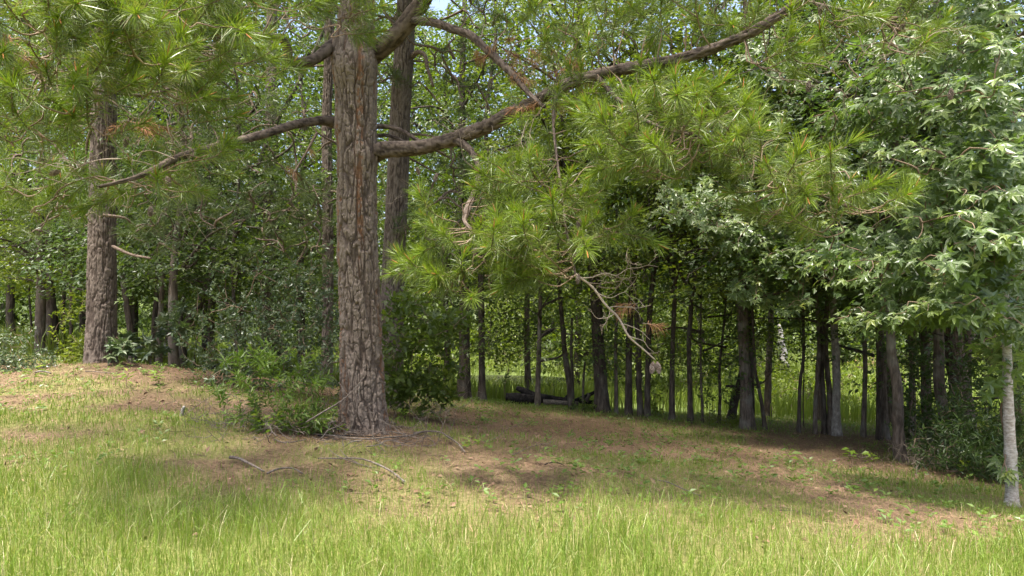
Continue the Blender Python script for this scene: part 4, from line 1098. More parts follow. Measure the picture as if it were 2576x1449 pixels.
# ------------------------------------------------------------------ the young sweetgum on the right
def rosettes(pts, dirs, nl, size, rng, droop=1.05):
    """Leaves set spirally round each shoot end, blades hanging outward."""
    n = len(pts)
    k = np.arange(nl)
    a = k[None] * 2.4 + rng.uniform(0, 6.3, (n, 1))
    side = unit(np.cross(dirs, [0, 0, 1.0] + rng.normal(size=(n, 3)) * .05)); up = np.cross(side, dirs)
    o = side[:, None] * np.cos(a)[:, :, None] + up[:, None] * (np.sin(a) * .8)[:, :, None]
    t = (k / nl)[None, :, None]
    X = unit(o * (1.05 - .6 * t) + dirs[:, None] * (.35 + .7 * t) + rng.normal(size=(n, nl, 3)) * .22)
    loc = pts[:, None] - dirs[:, None] * ((1 - t) * .52) + X * rng.uniform(.03, .09, (n, nl, 1))
    Xd = X - np.array([0, 0, 1.0]) * (droop * rng.uniform(.1, 1.0, (n, nl, 1)))
    Z = np.array([0, 0, .62]) + (dirs * [1, 1, .3])[:, None] * .75 + X * .18 + rng.normal(size=(n, nl, 3)) * .30
    s = size * rng.uniform(.62, 1.18, (n, nl)) * (1.05 - .35 * (k / nl))[None]
    rn = np.clip(.28 + .55 * (k / nl)[None] ** 2 + rng.normal(size=(n, 1)) * .12 + rng.normal(size=(n, nl)) * .14, 0, 1)
    return loc.reshape(-1, 3), Xd.reshape(-1, 3), Z.reshape(-1, 3), s.ravel(), rn.ravel()

def basis(loc, X, Z, s):
    X = unit(X); Y = unit(np.cross(Z, X)); Zz = np.cross(X, Y)
    out = []
    for l, x, y, z, k in zip(loc, X, Y, Zz, s):
        m = Matrix(((x[0] * k, y[0] * k, z[0] * k, l[0]), (x[1] * k, y[1] * k, z[1] * k, l[1]), (x[2] * k, y[2] * k, z[2] * k, l[2]), (0, 0, 0, 1)))
        out.append(m)
    return out

def star_tree(label, trunk, b, blobs, size, nl, bark, group=None, apart=0, leafmat='gum', seed=3, knots=True, more=1.0):
    g = np.random.default_rng(seed)
    t = thing('sweetgum_tree', label, 'tree', b, group)
    d = float(b[1])
    P3 = [P(u, v, dd or d) for u, v, w, dd in trunk]; P3[0] = b - [0, 0, .1]
    rad = [w / FPX * (dd or d) / 2 for u, v, w, dd in trunk]
    mb = MB()
    C, rr = resample(P3, rad, .03)
    if knots:
        h = C[:, 2] - b[2]
        rr = rr * (1 + .16 * np.exp(-((h - .62) / .05) ** 2) + .15 * np.exp(-((h - 1.02) / .04) ** 2) + .12 * np.exp(-((h - .33) / .04) ** 2) + .35 * np.exp(-h / .06))
    add_tube(mb, C, rr, 16, 1, 0, .5, .05, seed)
    mb.build('trunk', M[bark], t, True)
    q = blob_pts(blobs, g, more)
    cc = C[np.argmin(np.linalg.norm(C[None, ::4] - q[:, None], axis=2), axis=1) * 4]
    dv = (q - cc) * [1, 1, .18]
    dv = unit(dv) + g.normal(size=q.shape) * .25 + [0, 0, -.05]
    dv = unit(dv)
    sk = Skeleton(); sk.root(C[len(C) // 4::6])
    mw = MB()
    sk.join(mw, q, .016 if apart else .012, 5, -.06, .07, 0, g, .15, dv, rtip=.003)
    mw.build('limbs', M['twig'], t, True, 'stuff')
    loc, X, Z, s, rn = rosettes(q, dv, nl, size, g)
    pick = np.zeros(len(loc), bool)
    if apart:
        px = U0 + loc[:, 0] / loc[:, 1] * FPX; pz = V0 - (loc[:, 2] - CZ) / loc[:, 1] * FPX
        ok = (px > 0) & (px < 2570) & (pz > 5)
        order = np.argsort(np.where(ok, loc[:, 1], 99))[:apart]
        pick[order] = True
        for i, m in zip(order, basis(loc[order], X[order], Z[order], s[order])):
            r_ = int(min(3, rn[i] * 4))
            o = link('leaf', LEAVES[(i % 5) * 4 + r_], t)
            o.matrix_basis = m
    mf = MB()
    for k in range(5):
        w = ~pick & (np.arange(len(loc)) % 5 == k)
        place(mf, STARS[k][0], STARS[k][1], loc[w], X[w], Z[w], s[w], rn[w])
    mf.build('foliage', M[leafmat], t, False, 'stuff')
    return t

LEAVES = []
for k in range(5):
    for c in range(4):
        mb = MB(); mb.add(STARS[k][0], STARS[k][1], 0, .12 + .25 * c)
        LEAVES.append(mb.mesh('star_leaf', M['gum']))
gb = on_ray(2546, 1272)
gd = float(gb[1])
star_tree('young star leaved tree with pale smooth trunk at the right edge of the clearing',
          [(2546, 1280, 30, None), (2544, 1200, 27, None), (2540, 1110, 25, None), (2536, 1020, 23, None), (2534, 930, 21, None), (2532, 860, 20, None), (2528, 760, 17, None), (2524, 640, 15, None), (2518, 480, 13, None), (2512, 300, 12, None), (2505, 100, 10, None), (2500, -100, 8, None), (2496, -350, 4, None)], gb,
          [(2330, 780, 90, 35, gd - .9, .4, 9), (2440, 760, 120, 60, gd - 1.0, .5, 13), (2170, 790, 80, 30, gd - .5, .4, 8), (2220, 700, 150, 55, gd - .5, .6, 18), (2110, 650, 130, 60, gd - .1, .5, 15), (2380, 620, 170, 70, gd - .9, .7, 22), (2520, 560, 130, 80, gd - 1.2, .5, 15),
           (2440, 500, 160, 60, gd - 1, .6, 16), (2260, 560, 150, 60, gd - .4, .6, 14), (2330, 400, 170, 50, gd - .6, .6, 16), (2480, 380, 140, 70, gd - 1, .6, 15), (2150, 310, 130, 50, gd + .2, .5, 11), (2080, 330, 90, 50, gd + .5, .4, 7), (2240, 260, 150, 60, gd - .1, .6, 11), (2420, 240, 160, 70, gd - .7, .7, 16), (2540, 250, 90, 90, gd - 1, .4, 9),
           (2200, 160, 140, 60, gd + .3, .6, 9), (2360, 110, 160, 70, gd - .3, .7, 12), (2500, 90, 120, 80, gd - .8, .5, 12), (2540, 700, 90, 120, gd - .6, .5, 14), (2570, 820, 60, 60, gd - .8, .3, 7), (2480, 870, 60, 40, gd + .5, .3, 4), (2560, 980, 40, 60, gd + .3, .3, 3), (2530, 1195, 20, 15, gd - .1, .1, 2), (2420, -150, 300, 200, gd - .2, 1.5, 60)],
          .140, 11, 'bark_gum', None, 300, 'gum', 31, True, 1.2)
g2 = on_ground(1893, 15.8)
star_tree('smaller glossy star leaved tree in front of the ivy wrapped trunk', [(1893, 1080, 12, None), (1892, 980, 11, None), (1888, 820, 10, None), (1880, 640, 10, None), (1870, 460, 8, None), (1866, 250, 6, None), (1864, 0, 3, None)], g2,
          [(1770, 555, 130, 50, 11.9, .8, 18), (1840, 500, 150, 50, 12.2, .8, 20), (1910, 600, 130, 60, 12.0, .8, 20), (1730, 480, 90, 50, 12.1, .6, 12), (1990, 650, 130, 60, 12, .7, 20), (1950, 740, 140, 50, 12.2, .7, 16), (2040, 560, 110, 70, 12.2, .7, 16), (1960, 250, 130, 90, 12.2, .9, 18), (2030, 370, 120, 80, 12, .8, 18), (1900, 380, 100, 60, 12.4, .8, 12), (2120, 480, 120, 90, 12.2, .9, 18), (1980, 120, 160, 100, 12.5, 1, 20)],
          .15, 9, 'bark_dark', None, 0, 'gum', 37, False, 1.25)
g3 = on_ground(2290, 14.5)
star_tree('tall shaded star leaved tree filling the upper right behind the pale trunk', [(2290, 1110, 14, None), (2296, 900, 13, None), (2318, 600, 12, None), (2340, 300, 10, None), (2345, 0, 7, None), (2348, -250, 3, None)], g3,
          [(2200, 420, 160, 120, 11, 1, 24), (2360, 560, 160, 120, 11, 1, 24), (2240, 640, 160, 90, 11, 1, 20), (2420, 700, 160, 100, 11, 1, 24), (2130, 560, 110, 90, 11.2, .8, 12), (2520, 400, 130, 160, 11, 1, 22), (2380, 250, 200, 120, 11, 1, 26), (2170, 220, 120, 120, 11, 1, 14), (2480, 100, 180, 120, 11, 1, 26), (2290, 60, 160, 90, 11.2, 1, 16), (2540, 620, 100, 120, 11, 1, 16), (2330, -150, 350, 200, 11, 1.5, 40)],
          .15, 9, 'bark_mid', None, 0, 'gum', 41, False, 1.2)

# ------------------------------------------------------------------ bushes and brush
def bush(name, label, cat, b, blobs, nleaf, shape, size, leafm, group=None, stem=.010, sl=(.25, .5), seed=1, fan=.6, barkm='twig', flat=.6, spread=.06, droop=.1):
    g = np.random.default_rng(seed)
    t = thing(name, label, cat, b, group)
    q = blob_pts(blobs, g)
    gz = ground_z(q[:, 0], q[:, 1])
    q[:, 2] = np.maximum(q[:, 2], gz + .06)
    sk = Skeleton()
    sk.root(b + g.normal(size=(10, 3)) * [spread * 3, spread * 2, 0.0])
    c = q.mean(axis=0)
    dv = unit(unit(q - np.array([b[0], b[1], b[2] - .2])) + g.normal(size=q.shape) * fan)
    mw = MB()
    sk.join(mw, q[g.permutation(len(q))], stem, 4, -.08, .09, 0, g, .12, None, maxd=5, rtip=.0025)
    mw.build('stems', M[barkm], t, True, 'stuff')
    n = len(q)
    L = g.uniform(*sl, n)
    tt = (np.arange(nleaf) + .5) / nleaf + g.normal(size=(n, nleaf)) * .04
    a = np.arange(nleaf)[None] * 2.4 + g.uniform(0, 6.3, (n, 1))
    side = unit(np.cross(dv, [0.1, 0.2, 1.0])); up = np.cross(side, dv)
    o = side[:, None] * np.cos(a)[:, :, None] + up[:, None] * np.sin(a)[:, :, None]
    X = unit(o + dv[:, None] * (.3 + .8 * tt[:, :, None]) + g.normal(size=(n, nleaf, 3)) * .25)
    loc = q[:, None] + dv[:, None] * ((tt - .8) * L[:, None])[:, :, None]
    X[:, :, 2] -= droop
    Z = np.array([0, 0, 1.0]) + g.normal(size=(n, nleaf, 3)) * flat
    s = size * g.uniform(.6, 1.25, (n, nleaf))
    rn = np.clip(.2 + .45 * tt + g.normal(size=(n, 1)) * .15 + g.normal(size=(n, nleaf)) * .12, 0, 1)
    mf = MB()
    place(mf, shape[0], shape[1], loc.reshape(-1, 3), X.reshape(-1, 3), Z.reshape(-1, 3), s.ravel(), rn.ravel())
    mf.build('foliage', M[leafm], t, False, 'stuff')
    return t

BR = 'brush under the trees'
bb = on_ray(705, 1085)
D0 = float(bb[1])
bush('bush', 'bright green bush with narrow leaves left of the large pine', 'bush', bb,
     [(700, 950, 120, 90, D0, .5, 20), (655, 1010, 90, 80, D0, .5, 16), (755, 1010, 90, 90, D0, .5, 16), (720, 1060, 140, 50, D0 - .1, .5, 26), (795, 1060, 70, 40, D0 - .2, .3, 9), (690, 900, 90, 50, D0, .4, 12), (620, 930, 60, 50, D0, .3, 8), (780, 930, 50, 60, D0 + .2, .3, 8), (560, 1010, 30, 40, D0 + .2, .2, 4)], 15, LANCE, .125, 'leaf_lance', None, .008, (.14, .30), 5, .5)
bush('bush', 'tall bluish green bush spreading behind the narrow leaved bush', 'bush', on_ground(690, 12.2),
     [(690, 760, 220, 120, 12.2, 1, 70), (640, 850, 220, 90, 12, 1, 60), (780, 830, 130, 140, 12.4, .8, 50), (760, 690, 170, 90, 12.4, .9, 40), (820, 760, 80, 120, 12.2, .6, 24), (600, 780, 110, 70, 12, .7, 22), (720, 940, 240, 60, 12, .8, 46), (850, 900, 50, 90, 11.6, .5, 16)], 22, LEAF, .075, 'leaf_blue', BR, .016, (.25, .5), 6, .7)
bush('bush', 'low glaucous bush right of the red straw bank', 'bush', on_ground(590, 12.6),
     [(590, 910, 110, 40, 12.6, .6, 34), (570, 860, 90, 40, 12.6, .6, 16), (630, 890, 80, 50, 12.4, .5, 18)], 22, LEAF, .07, 'leaf_blue', BR, .008, (.2, .4), 7, .7)
bush('bush', 'oak leaved bush pressed against the right side of the large pine', 'bush', on_ground(1035, 11.2),
     [(1040, 800, 150, 60, 11.2, .8, 34), (1090, 830, 130, 40, 11, .6, 26), (1010, 900, 110, 90, 11, .7, 34), (1060, 960, 130, 60, 11.2, .7, 34), (1110, 930, 70, 60, 11.2, .5, 14), (1000, 760, 70, 40, 11.4, .5, 10), (990, 980, 60, 40, 10.8, .4, 12), (1100, 1000, 60, 25, 11, .4, 10), (1120, 790, 60, 25, 10.8, .4, 8)], 12, LOBED, .13, 'leaf_mid', BR, .012, (.22, .4), 8, .6)
bush('bush', 'dark bush in the left corner beneath the upright trees', 'bush', on_ground(30, 14),
     [(20, 880, 120, 60, 14, .8, 60), (70, 915, 120, 30, 13.8, .6, 34), (-30, 860, 100, 70, 14.2, .8, 30), (110, 925, 50, 20, 13.6, .4, 12)], 22, LEAF, .065, 'leaf_blue', BR, .010, (.25, .45), 9, .7)
bush('bush', 'broad leaved maple brush overlapping the right foot of the stout pine', 'bush', on_ground(385, 14.6),
     [(350, 855, 90, 25, 14.2, .5, 8), (420, 825, 100, 30, 14.6, .6, 12), (310, 868, 45, 20, 13.4, .3, 6), (400, 880, 80, 25, 14.8, .5, 6), (450, 785, 70, 25, 14.8, .5, 7), (290, 885, 30, 12, 13.2, .2, 2)], 8, STARS[0], .17, 'leaf_blue', BR, .010, (.25, .4), 10, .5, 'twig', .3)
bush('bush', 'leafy saplings between the far left trunks and the stout pine', 'bush', on_ground(205, 16.5),
     [(200, 850, 70, 50, 16.5, .7, 26), (190, 780, 60, 60, 16.5, .7, 16), (175, 900, 40, 15, 16, .4, 8)], 14, LEAF, .11, 'leaf_yellow', BR, .010, (.3, .5), 11, .6)
bush('bush', 'dark thicket with long leaves between the pine and the pale sapling', 'bush', on_ground(2450, 11.0),
     [(2420, 1120, 130, 70, 10.6, .7, 70), (2490, 1130, 100, 70, 10.4, .6, 60), (2460, 1040, 140, 70, 11.2, .7, 60), (2520, 1180, 60, 40, 9.9, .4, 26), (2400, 1060, 80, 70, 11.4, .6, 24), (2560, 1100, 60, 110, 10.4, .6, 40), (2550, 960, 70, 80, 11.5, .7, 30), (2470, 940, 90, 60, 12, .7, 24)], 18, LANCE, .13, 'leaf_dark', BR, .010, (.25, .45), 12, .7)
bush('bush', 'shadowed leafy brush between two brown trunks of the right hand thicket', 'bush', on_ground(2310, 13.2),
     [(2310, 1000, 90, 90, 13.2, .8, 50), (2320, 1080, 80, 50, 12.8, .7, 36), (2300, 900, 80, 60, 13.6, .8, 24), (2350, 1120, 60, 40, 12.4, .5, 18)], 18, LEAF, .09, 'leaf_dark', BR, .010, (.25, .45), 13, .7)
bush('bush', 'low leafy sapling between the touching pair and the short dark trunk', 'bush', on_ground(1655, 16.8),
     [(1655, 930, 70, 80, 16.8, .7, 22), (1690, 860, 80, 50, 16.8, .7, 14), (1640, 1000, 40, 40, 16.6, .4, 8)], 16, LEAF, .10, 'leaf_yellow', BR, .010, (.3, .6), 21, .6)
bush('bush', 'loose leafy sapling left of the ivy wrapped trunk', 'bush', on_ground(1800, 16.4),
     [(1800, 970, 60, 70, 16.4, .6, 18), (1830, 900, 70, 40, 16.4, .6, 12), (1780, 870, 60, 40, 16.6, .6, 8)], 16, LEAF, .10, 'leaf_mid', BR, .010, (.3, .6), 22, .6)
bush('bush', 'sprawling sapling with drooping sprays right of the slimmer dark trunk', 'bush', on_ground(1285, 20.5),
     [(1285, 840, 100, 60, 20.5, 1, 26), (1260, 900, 60, 50, 20.5, .8, 12), (1340, 800, 90, 50, 20.8, 1, 16)], 16, LEAF, .12, 'leaf_mid', BR, .014, (.4, .7), 23, .6)
bush('fern_clump', 'yellowish fern clump at the foot of the ivy wrapped trunk', 'fern', on_ground(1845, 15.4),
     [(1845, 1058, 60, 18, 15.4, .4, 22)], 16, LANCE, .12, 'leaf_yellow', None, .006, (.3, .5), 14, .5)
bush('bush', 'small leafy bush hiding the foot of the stoutest trunk', 'bush', on_ground(1478, 16.8),
     [(1478, 1025, 50, 30, 16.8, .5, 22)], 18, LEAF, .08, 'leaf_mid', BR, .006, (.2, .4), 15, .7)
MS = [(2050, 985, 34, 'sunny marsh shrub seen just left of the cluster of four trunks'), (2140, 965, 36, 'sunny marsh shrub right of the pale lichen marked trunk'), (1985, 970, 38, 'sunny marsh shrub at the foot of the bleached dead trunk'),
      (2200, 930, 44, 'sunny marsh shrub far off behind the red brown trunk'), (1920, 945, 46, 'sunny marsh shrub just right of the ivy wrapped trunk'), (2120, 1035, 24, 'near sunlit shrub low behind the pale lichen marked trunk'),
      (1960, 1040, 26, 'near sunlit shrub beside the thin leaning stem'), (1770, 985, 34, 'sunny marsh shrub behind the pencil thin stem'), (1560, 940, 40, 'sunny marsh shrub right of the stoutest trunk'),
      (1270, 930, 48, 'sunny shrub on the far pond bank right of the slimmer dark trunk'), (1100, 905, 45, 'sunny shrub glimpsed through the oak leaved bush'), (2240, 1020, 27, 'sunlit shrub squeezed between the red brown and brown trunks')]
for k, (u, v, d, lab) in enumerate(MS):
    g0 = on_ground(u, d)
    vb = V0 + (CZ - g0[2]) / d * FPX
    w = 1.5 / d * FPX
    bush('marsh_shrub', lab, 'shrub', g0, [(u, vb - w * .45, w * 1.3, w * .6, d, 1.3, 40)], 14, LEAF, .20, 'leaf_yellow', 'shrubs in the sunny marsh', .02, (.5, .9), 60 + k, .8)

def tangle(label, b, n, w, h, seed, name='dead_brush', L=(.4, .9), r=.004, matn='dead_twig'):
    g = np.random.default_rng(seed)
    t = thing(name, label, 'brush', b)
    mb = MB()
    for k in range(n):
        p = b + np.array([g.normal() * w * .4, g.normal() * w * .25, 0]); p[2] = float(ground_z(p[0], p[1])) + g.uniform(0, .1)
        wander(p, [g.normal(), g.normal() * .5, g.uniform(.1, 1) * h * 2], g.uniform(*L), r * g.uniform(.6, 1.4), mb, 1, g, .35)
    mb.build('twigs', M[matn], t, True, 'stuff')
    return t
tangle('tangle of pale dead twigs at the front of the right hand thicket', on_ray(2360, 1182), 60, 1.0, .5, 3)
tangle('dry brown twigs heaped left of the narrow leaved bush', on_ray(610, 1082), 50, .7, .12, 4, L=(.3, .8), matn='stick')
tangle('low ring of dry twigs on the straw in front of the large pine', on_ray(930, 1110), 70, 1.5, .05, 8, L=(.3, .9), r=.006, matn='stick')
tangle('thin grey twigs poking out below the oak leaved bush', on_ray(1055, 1045), 26, .8, .35, 5, L=(.5, 1.0))

# ------------------------------------------------------------------ branches lying about
def lying(label, pts, w, matn='stick', name='fallen_branch', side=(), lift=.0, group=None, cat='branch', seed=0):
    P3 = [on_ray(u, v) for u, v in pts]
    for i, p in enumerate(P3):
        p[2] += w * .5 + lift * math.sin(math.pi * i / max(1, len(P3) - 1)) + .01
    t = thing(name, label, cat, P3[0], group)
    mb = MB()
    w *= .55
    add_tube(mb, P3, np.linspace(w / 2, w * .28, len(P3)), 8, .05, 0, .5, .18, seed)
    mb.build('stem', M[matn], t, True)
    for s in side:
        mb = MB()
        S3 = [on_ray(u, v) + np.array([0, 0, .03 + .03 * k]) for k, (u, v) in enumerate(s)]
        add_tube(mb, S3, np.linspace(w * .28, w * .10, len(S3)), 6, .05, 0, .5, .15, seed + 1)
        mb.build('side_shoot', M[matn], t, True)
    return t
lying('long forked fallen branch in the grass in front of the large pine', [(1018, 1222), (985, 1205), (945, 1186), (905, 1175), (860, 1168), (800, 1162)], .040, side=[[(945, 1186), (900, 1182), (850, 1170), (825, 1158)], [(900, 1174), (870, 1162), (855, 1152)]], lift=.05)
lying('dark bent branch right of the straw mound at the foot of the large pine', [(1040, 1096), (1080, 1098), (1110, 1104), (1130, 1118), (1150, 1128), (1170, 1146)], .050, 'stick', lift=.05, seed=3)
lying('long curved branch circling the front of the large pine', [(1065, 1092), (1030, 1106), (985, 1115), (930, 1120), (880, 1117), (830, 1108), (790, 1098)], .042, lift=.04, side=[[(985, 1115), (1000, 1124), (1020, 1140), (1030, 1150)]], seed=5)
lying('dark straight stick lying under the curved branch', [(800, 1102), (850, 1106), (905, 1108), (960, 1104)], .034, 'rot', lift=.03, seed=6)
lying('short pale curved stick before the narrow leaved bush', [(690, 1112), (715, 1124), (750, 1120), (772, 1113)], .030, lift=.02, seed=7)
lying('broken thick stick with a pale end half hidden in grass', [(578, 1160), (600, 1168), (630, 1182), (665, 1198)], .060, lift=.02, seed=8)
lying('crooked grey stick with an orange broken end', [(672, 1202), (700, 1196), (735, 1194), (762, 1202)], .042, lift=.03, seed=9)
lying('bare thin branch arching from the left side of the narrow leaved bush', [(460, 1050), (520, 1028), (560, 1018), (600, 1026), (612, 1032)], .020, lift=.16, seed=10)
lying('thin dead branch on the straw at the right of the clearing', [(1640, 1212), (1680, 1224), (1710, 1240), (1740, 1252), (1768, 1256)], .026, lift=.03, seed=11)
lying('short dark stick in the middle of the clearing', [(1370, 1175), (1395, 1172), (1420, 1176)], .022, 'rot', lift=.02, seed=12)
lying('old grey log end on the left beside the corner bush', [(88, 944), (108, 943), (128, 946)], .075, 'stick', lift=.02, seed=13, name='fallen_log', cat='log')
lying('dry stick lying on the red straw bank', [(215, 938), (235, 942), (262, 945), (300, 944)], .035, 'stick', lift=.03, seed=14)
lying('pale short cut log half under the narrow leaved bush', [(665, 1076), (690, 1082), (730, 1086)], .085, 'stick', name='fallen_log', cat='log', seed=15)
lying('slim twig lying in the short grass near the right edge', [(1960, 1290), (2000, 1296), (2040, 1300)], .014, lift=.02, seed=16)
# grey stub and a leaning dry stem
sp = on_ray(455, 1046)
t = thing('wood_stub', 'small grey broken stub sticking out of the grass left of the bush', 'stub', sp)
mb = MB(); add_tube(mb, [sp - [0, 0, .03], sp + [.03, 0, .09], sp + [.05, .0, .13]], [.022, .024, .015], 8, .03, 0, .9, .1)
mb.build('stem', M['bark_pale'], t, True)
q0 = on_ray(885, 1092)
t = thing('dry_vine', 'thin pale dry vine leaning against the foot of the large pine', 'vine', q0)
mb = MB()
add_tube(mb, [q0, P(895, 1040, PD - .42), P(903, 985, PD - .36), P(908, 950, PD - .33)], [.012, .010, .008, .005], 6, .04, 0, .6, .1)
add_tube(mb, [P(897, 1032, PD - .42), P(885, 1005, PD - .42), P(868, 985, PD - .36), P(855, 965, PD - .3)], [.006, .005, .004, .003], 5, .04, 0, .6, .1)
add_tube(mb, [P(770, 1062, PD - .7), P(815, 1035, PD - .6), P(860, 1008, PD - .5), P(895, 975, PD - .42), P(925, 935, PD - .33), P(930, 905, PD - .31)], [.010, .011, .010, .008, .006, .004], 6, .04, 0, .5, .1)
mb.build('stem', M['stick'], t, True)
# log heap at the top of the slope
LH = 'rotting logs heaped behind the tree row'
def hlog(label, a, b, w, name='rotting_log', mid=None, matn='rot', d=18.0, group=LH):
    w *= 2.0
    P3 = [P(*a, d), P(*b, d)] if mid is None else [P(*a, d), P(*mid, d + .1), P(*b, d + .2)]
    t = thing(name, label, 'log', P3[0], group)
    mb = MB(); add_tube(mb, P3, [w / FPX * d / 2] * (len(P3) - 1) + [w / FPX * d * .36], 10, .10, 0, .5, .22, int(a[0]))
    mb.build('stem', M[matn], t, True)
hz = V0 + (CZ - on_ground(1390, 18.0)[2]) / 18.0 * FPX
k_ = hz - 1022 - 10
hlog('black rotting log lying lowest on the left of the log heap', (1278, 1010 + k_), (1370, 1012 + k_), 15)
hlog('crooked black log rearing up at the left end of the heap', (1352, 1008 + k_), (1300, 984 + k_), 9, mid=(1325, 995 + k_))
hlog('stubby black stump end at the far left of the heap', (1272, 1007 + k_), (1290, 1008 + k_), 12, name='wood_stub')
hlog('long grey black log sloping down across the middle of the heap', (1352, 1004 + k_), (1440, 1018 + k_), 8)
hlog('pale barkless log at the front of the heap', (1366, 1019 + k_), (1455, 1024 + k_), 7, matn='stick', d=17.8)
hlog('dark thin log in the right half of the heap', (1420, 1016 + k_), (1490, 1020 + k_), 7)
hlog('slanting dark pole leaning out of the right end of the heap', (1445, 1018 + k_), (1502, 992 + k_), 6)
hlog('forked black limb sticking up from the middle of the heap', (1410, 1020 + k_), (1428, 1002 + k_), 4, mid=(1420, 1012 + k_))
hlog('reddish broken log end standing in the right of the heap', (1474, 1018 + k_), (1482, 998 + k_), 8, matn='bark_mid')
# dark looped arm and dark block of unclear kind seen past the grey fluted tree
gq = on_ground(545, 19.0); d_ = 19.0; vq = V0 + (CZ - gq[2]) / d_ * FPX
t = thing('dead_snag', 'crooked black arm curving up in a loop beyond the low glaucous bush', 'snag', gq)
mb = MB(); add_tube(mb, [P(533, vq + 2, d_), P(534, vq - 12, d_), P(541, vq - 19, d_), P(552, vq - 24, d_), P(560, vq - 34, d_), P(570, vq - 39, d_), P(576, vq - 37, d_), P(577, vq - 31, d_)], [.035, .035, .03, .03, .04, .045, .04, .03], 8, .05, 0, .5, .15)
mb.build('stem', M['rot'], t, True)
t = thing('rotting_log', 'dark squared block lying beyond the grey fluted tree', 'log', on_ground(500, 19.5)); vq = V0 + (CZ - on_ground(500, 19.5)[2]) / 19.5 * FPX
mb = MB(); add_tube(mb, [P(478, vq - 6, 19.5), P(522, vq - 6, 19.5)], [.11, .10], 8, .1, 0, .5, .12)
mb.build('stem', M['rot'], t, True)
# bleached dead trunk across the marsh
gq = on_ground(1972, 47); d_ = 47.0; vq = V0 + (CZ - gq[2]) / d_ * FPX
t = thing('dead_snag', 'bleached white dead trunk standing across the marsh', 'snag', gq)
mb = MB(); add_tube(mb, [P(1975, vq + 3, d_), P(1972, vq - 30, d_), P(1966, vq - 75, d_), P(1963, vq - 105, d_), P(1958, vq - 128, d_)], [.42, .30, .24, .17, .03], 10, .3, 0, .5, .15)
add_tube(mb, [P(1974, vq - 25, d_), P(1968, vq - 60, d_), P(1955, vq - 100, d_)], [.16, .12, .06], 8, .3, 0, .5, .15)
bp_ = bark_mat('bleached_wood', (.17, .155, .14), (.28, .265, .245), (.38, .365, .345), 5, .15, .5)
mb.build('trunk', bp_, t, True)

# ------------------------------------------------------------------ seedlings one can pick out
def seedling_mesh(seed, h, nl, size, shape):
    g = np.random.default_rng(seed)
    mb = MB()
    add_tube(mb, [(0, 0, -.02), (g.normal() * .02, g.normal() * .02, h * .5), (g.normal() * .03, g.normal() * .03, h)], [.004, .003, .002], 4, .05, 1, .5, cap=False)
    a = np.arange(nl) * 2.4; tz = h * (.35 + .65 * np.arange(nl) / nl)
    X = np.stack([np.cos(a), np.sin(a), np.full(nl, .15)], 1)
    place(mb, shape[0], shape[1], np.stack([.02 * np.cos(a), .02 * np.sin(a), tz], 1), X + g.normal(size=(nl, 3)) * .2, np.array([0, 0, 1]) + g.normal(size=(nl, 3)) * .3, size * g.uniform(.6, 1.2, nl), np.clip(g.normal(size=nl) * .2 + .5, 0, 1), 0)
    return mb.mesh('leaves', [M['leaf_seed'], M['twig']])
SEED = [seedling_mesh(1, .22, 9, .13, STARS[1]), seedling_mesh(2, .15, 8, .10, LEAF), seedling_mesh(3, .28, 12, .12, LEAF), seedling_mesh(4, .20, 10, .15, LANCE)]
for lab, u, v, k, s in [('bright maple seedling at the foot of the large pine', 905, 1084, 0, 1.15), ('pale green seedling left of the foot of the large pine', 872, 1092, 1, 1.0), ('yellow green seedling in front of the narrow leaved bush', 812, 1094, 2, .9), ('low green seedling spreading before the cut log', 690, 1100, 3, 1.3),
                        ('bright seedling at the lower left of the narrow leaved bush', 655, 1092, 2, 1.0), ('yellow green tuft of leaves alone on the left of the meadow', 85, 968, 3, 1.5), ('green seedling in the straw right of the large pine', 1012, 1062, 2, .8),
                        ('leafy seedling in the straw before the slimmer dark trunk', 1212, 1060, 2, 1.0), ('small star shaped weed right of the bent branch', 1185, 1138, 3, 1.0), ('tall light seedling below the brown leaning trunk', 2140, 1176, 2, 1.1), ('leafy weed beside the tall light seedling', 2190, 1180, 2, 1.0),
                        ('light green weed in the sunny strip', 1985, 1162, 1, 1.5), ('small bright sprig before the dark thicket', 2425, 1205, 2, 1.0), ('dusty green seedling on the left bank', 320, 975, 3, 1.4), ('maple seedling standing on the straw bank edge', 395, 970, 0, 1.0)]:
    p_ = on_ray(u, v)
    t = thing('seedling', lab, 'seedling', p_, 'seedlings on the clearing floor')
    o = link('leaves', SEED[k], t)
    o.matrix_basis = Matrix.Translation(p_) @ Matrix.Rotation(R.uniform(0, 6), 4, 'Z') @ Matrix.Scale(s, 4)

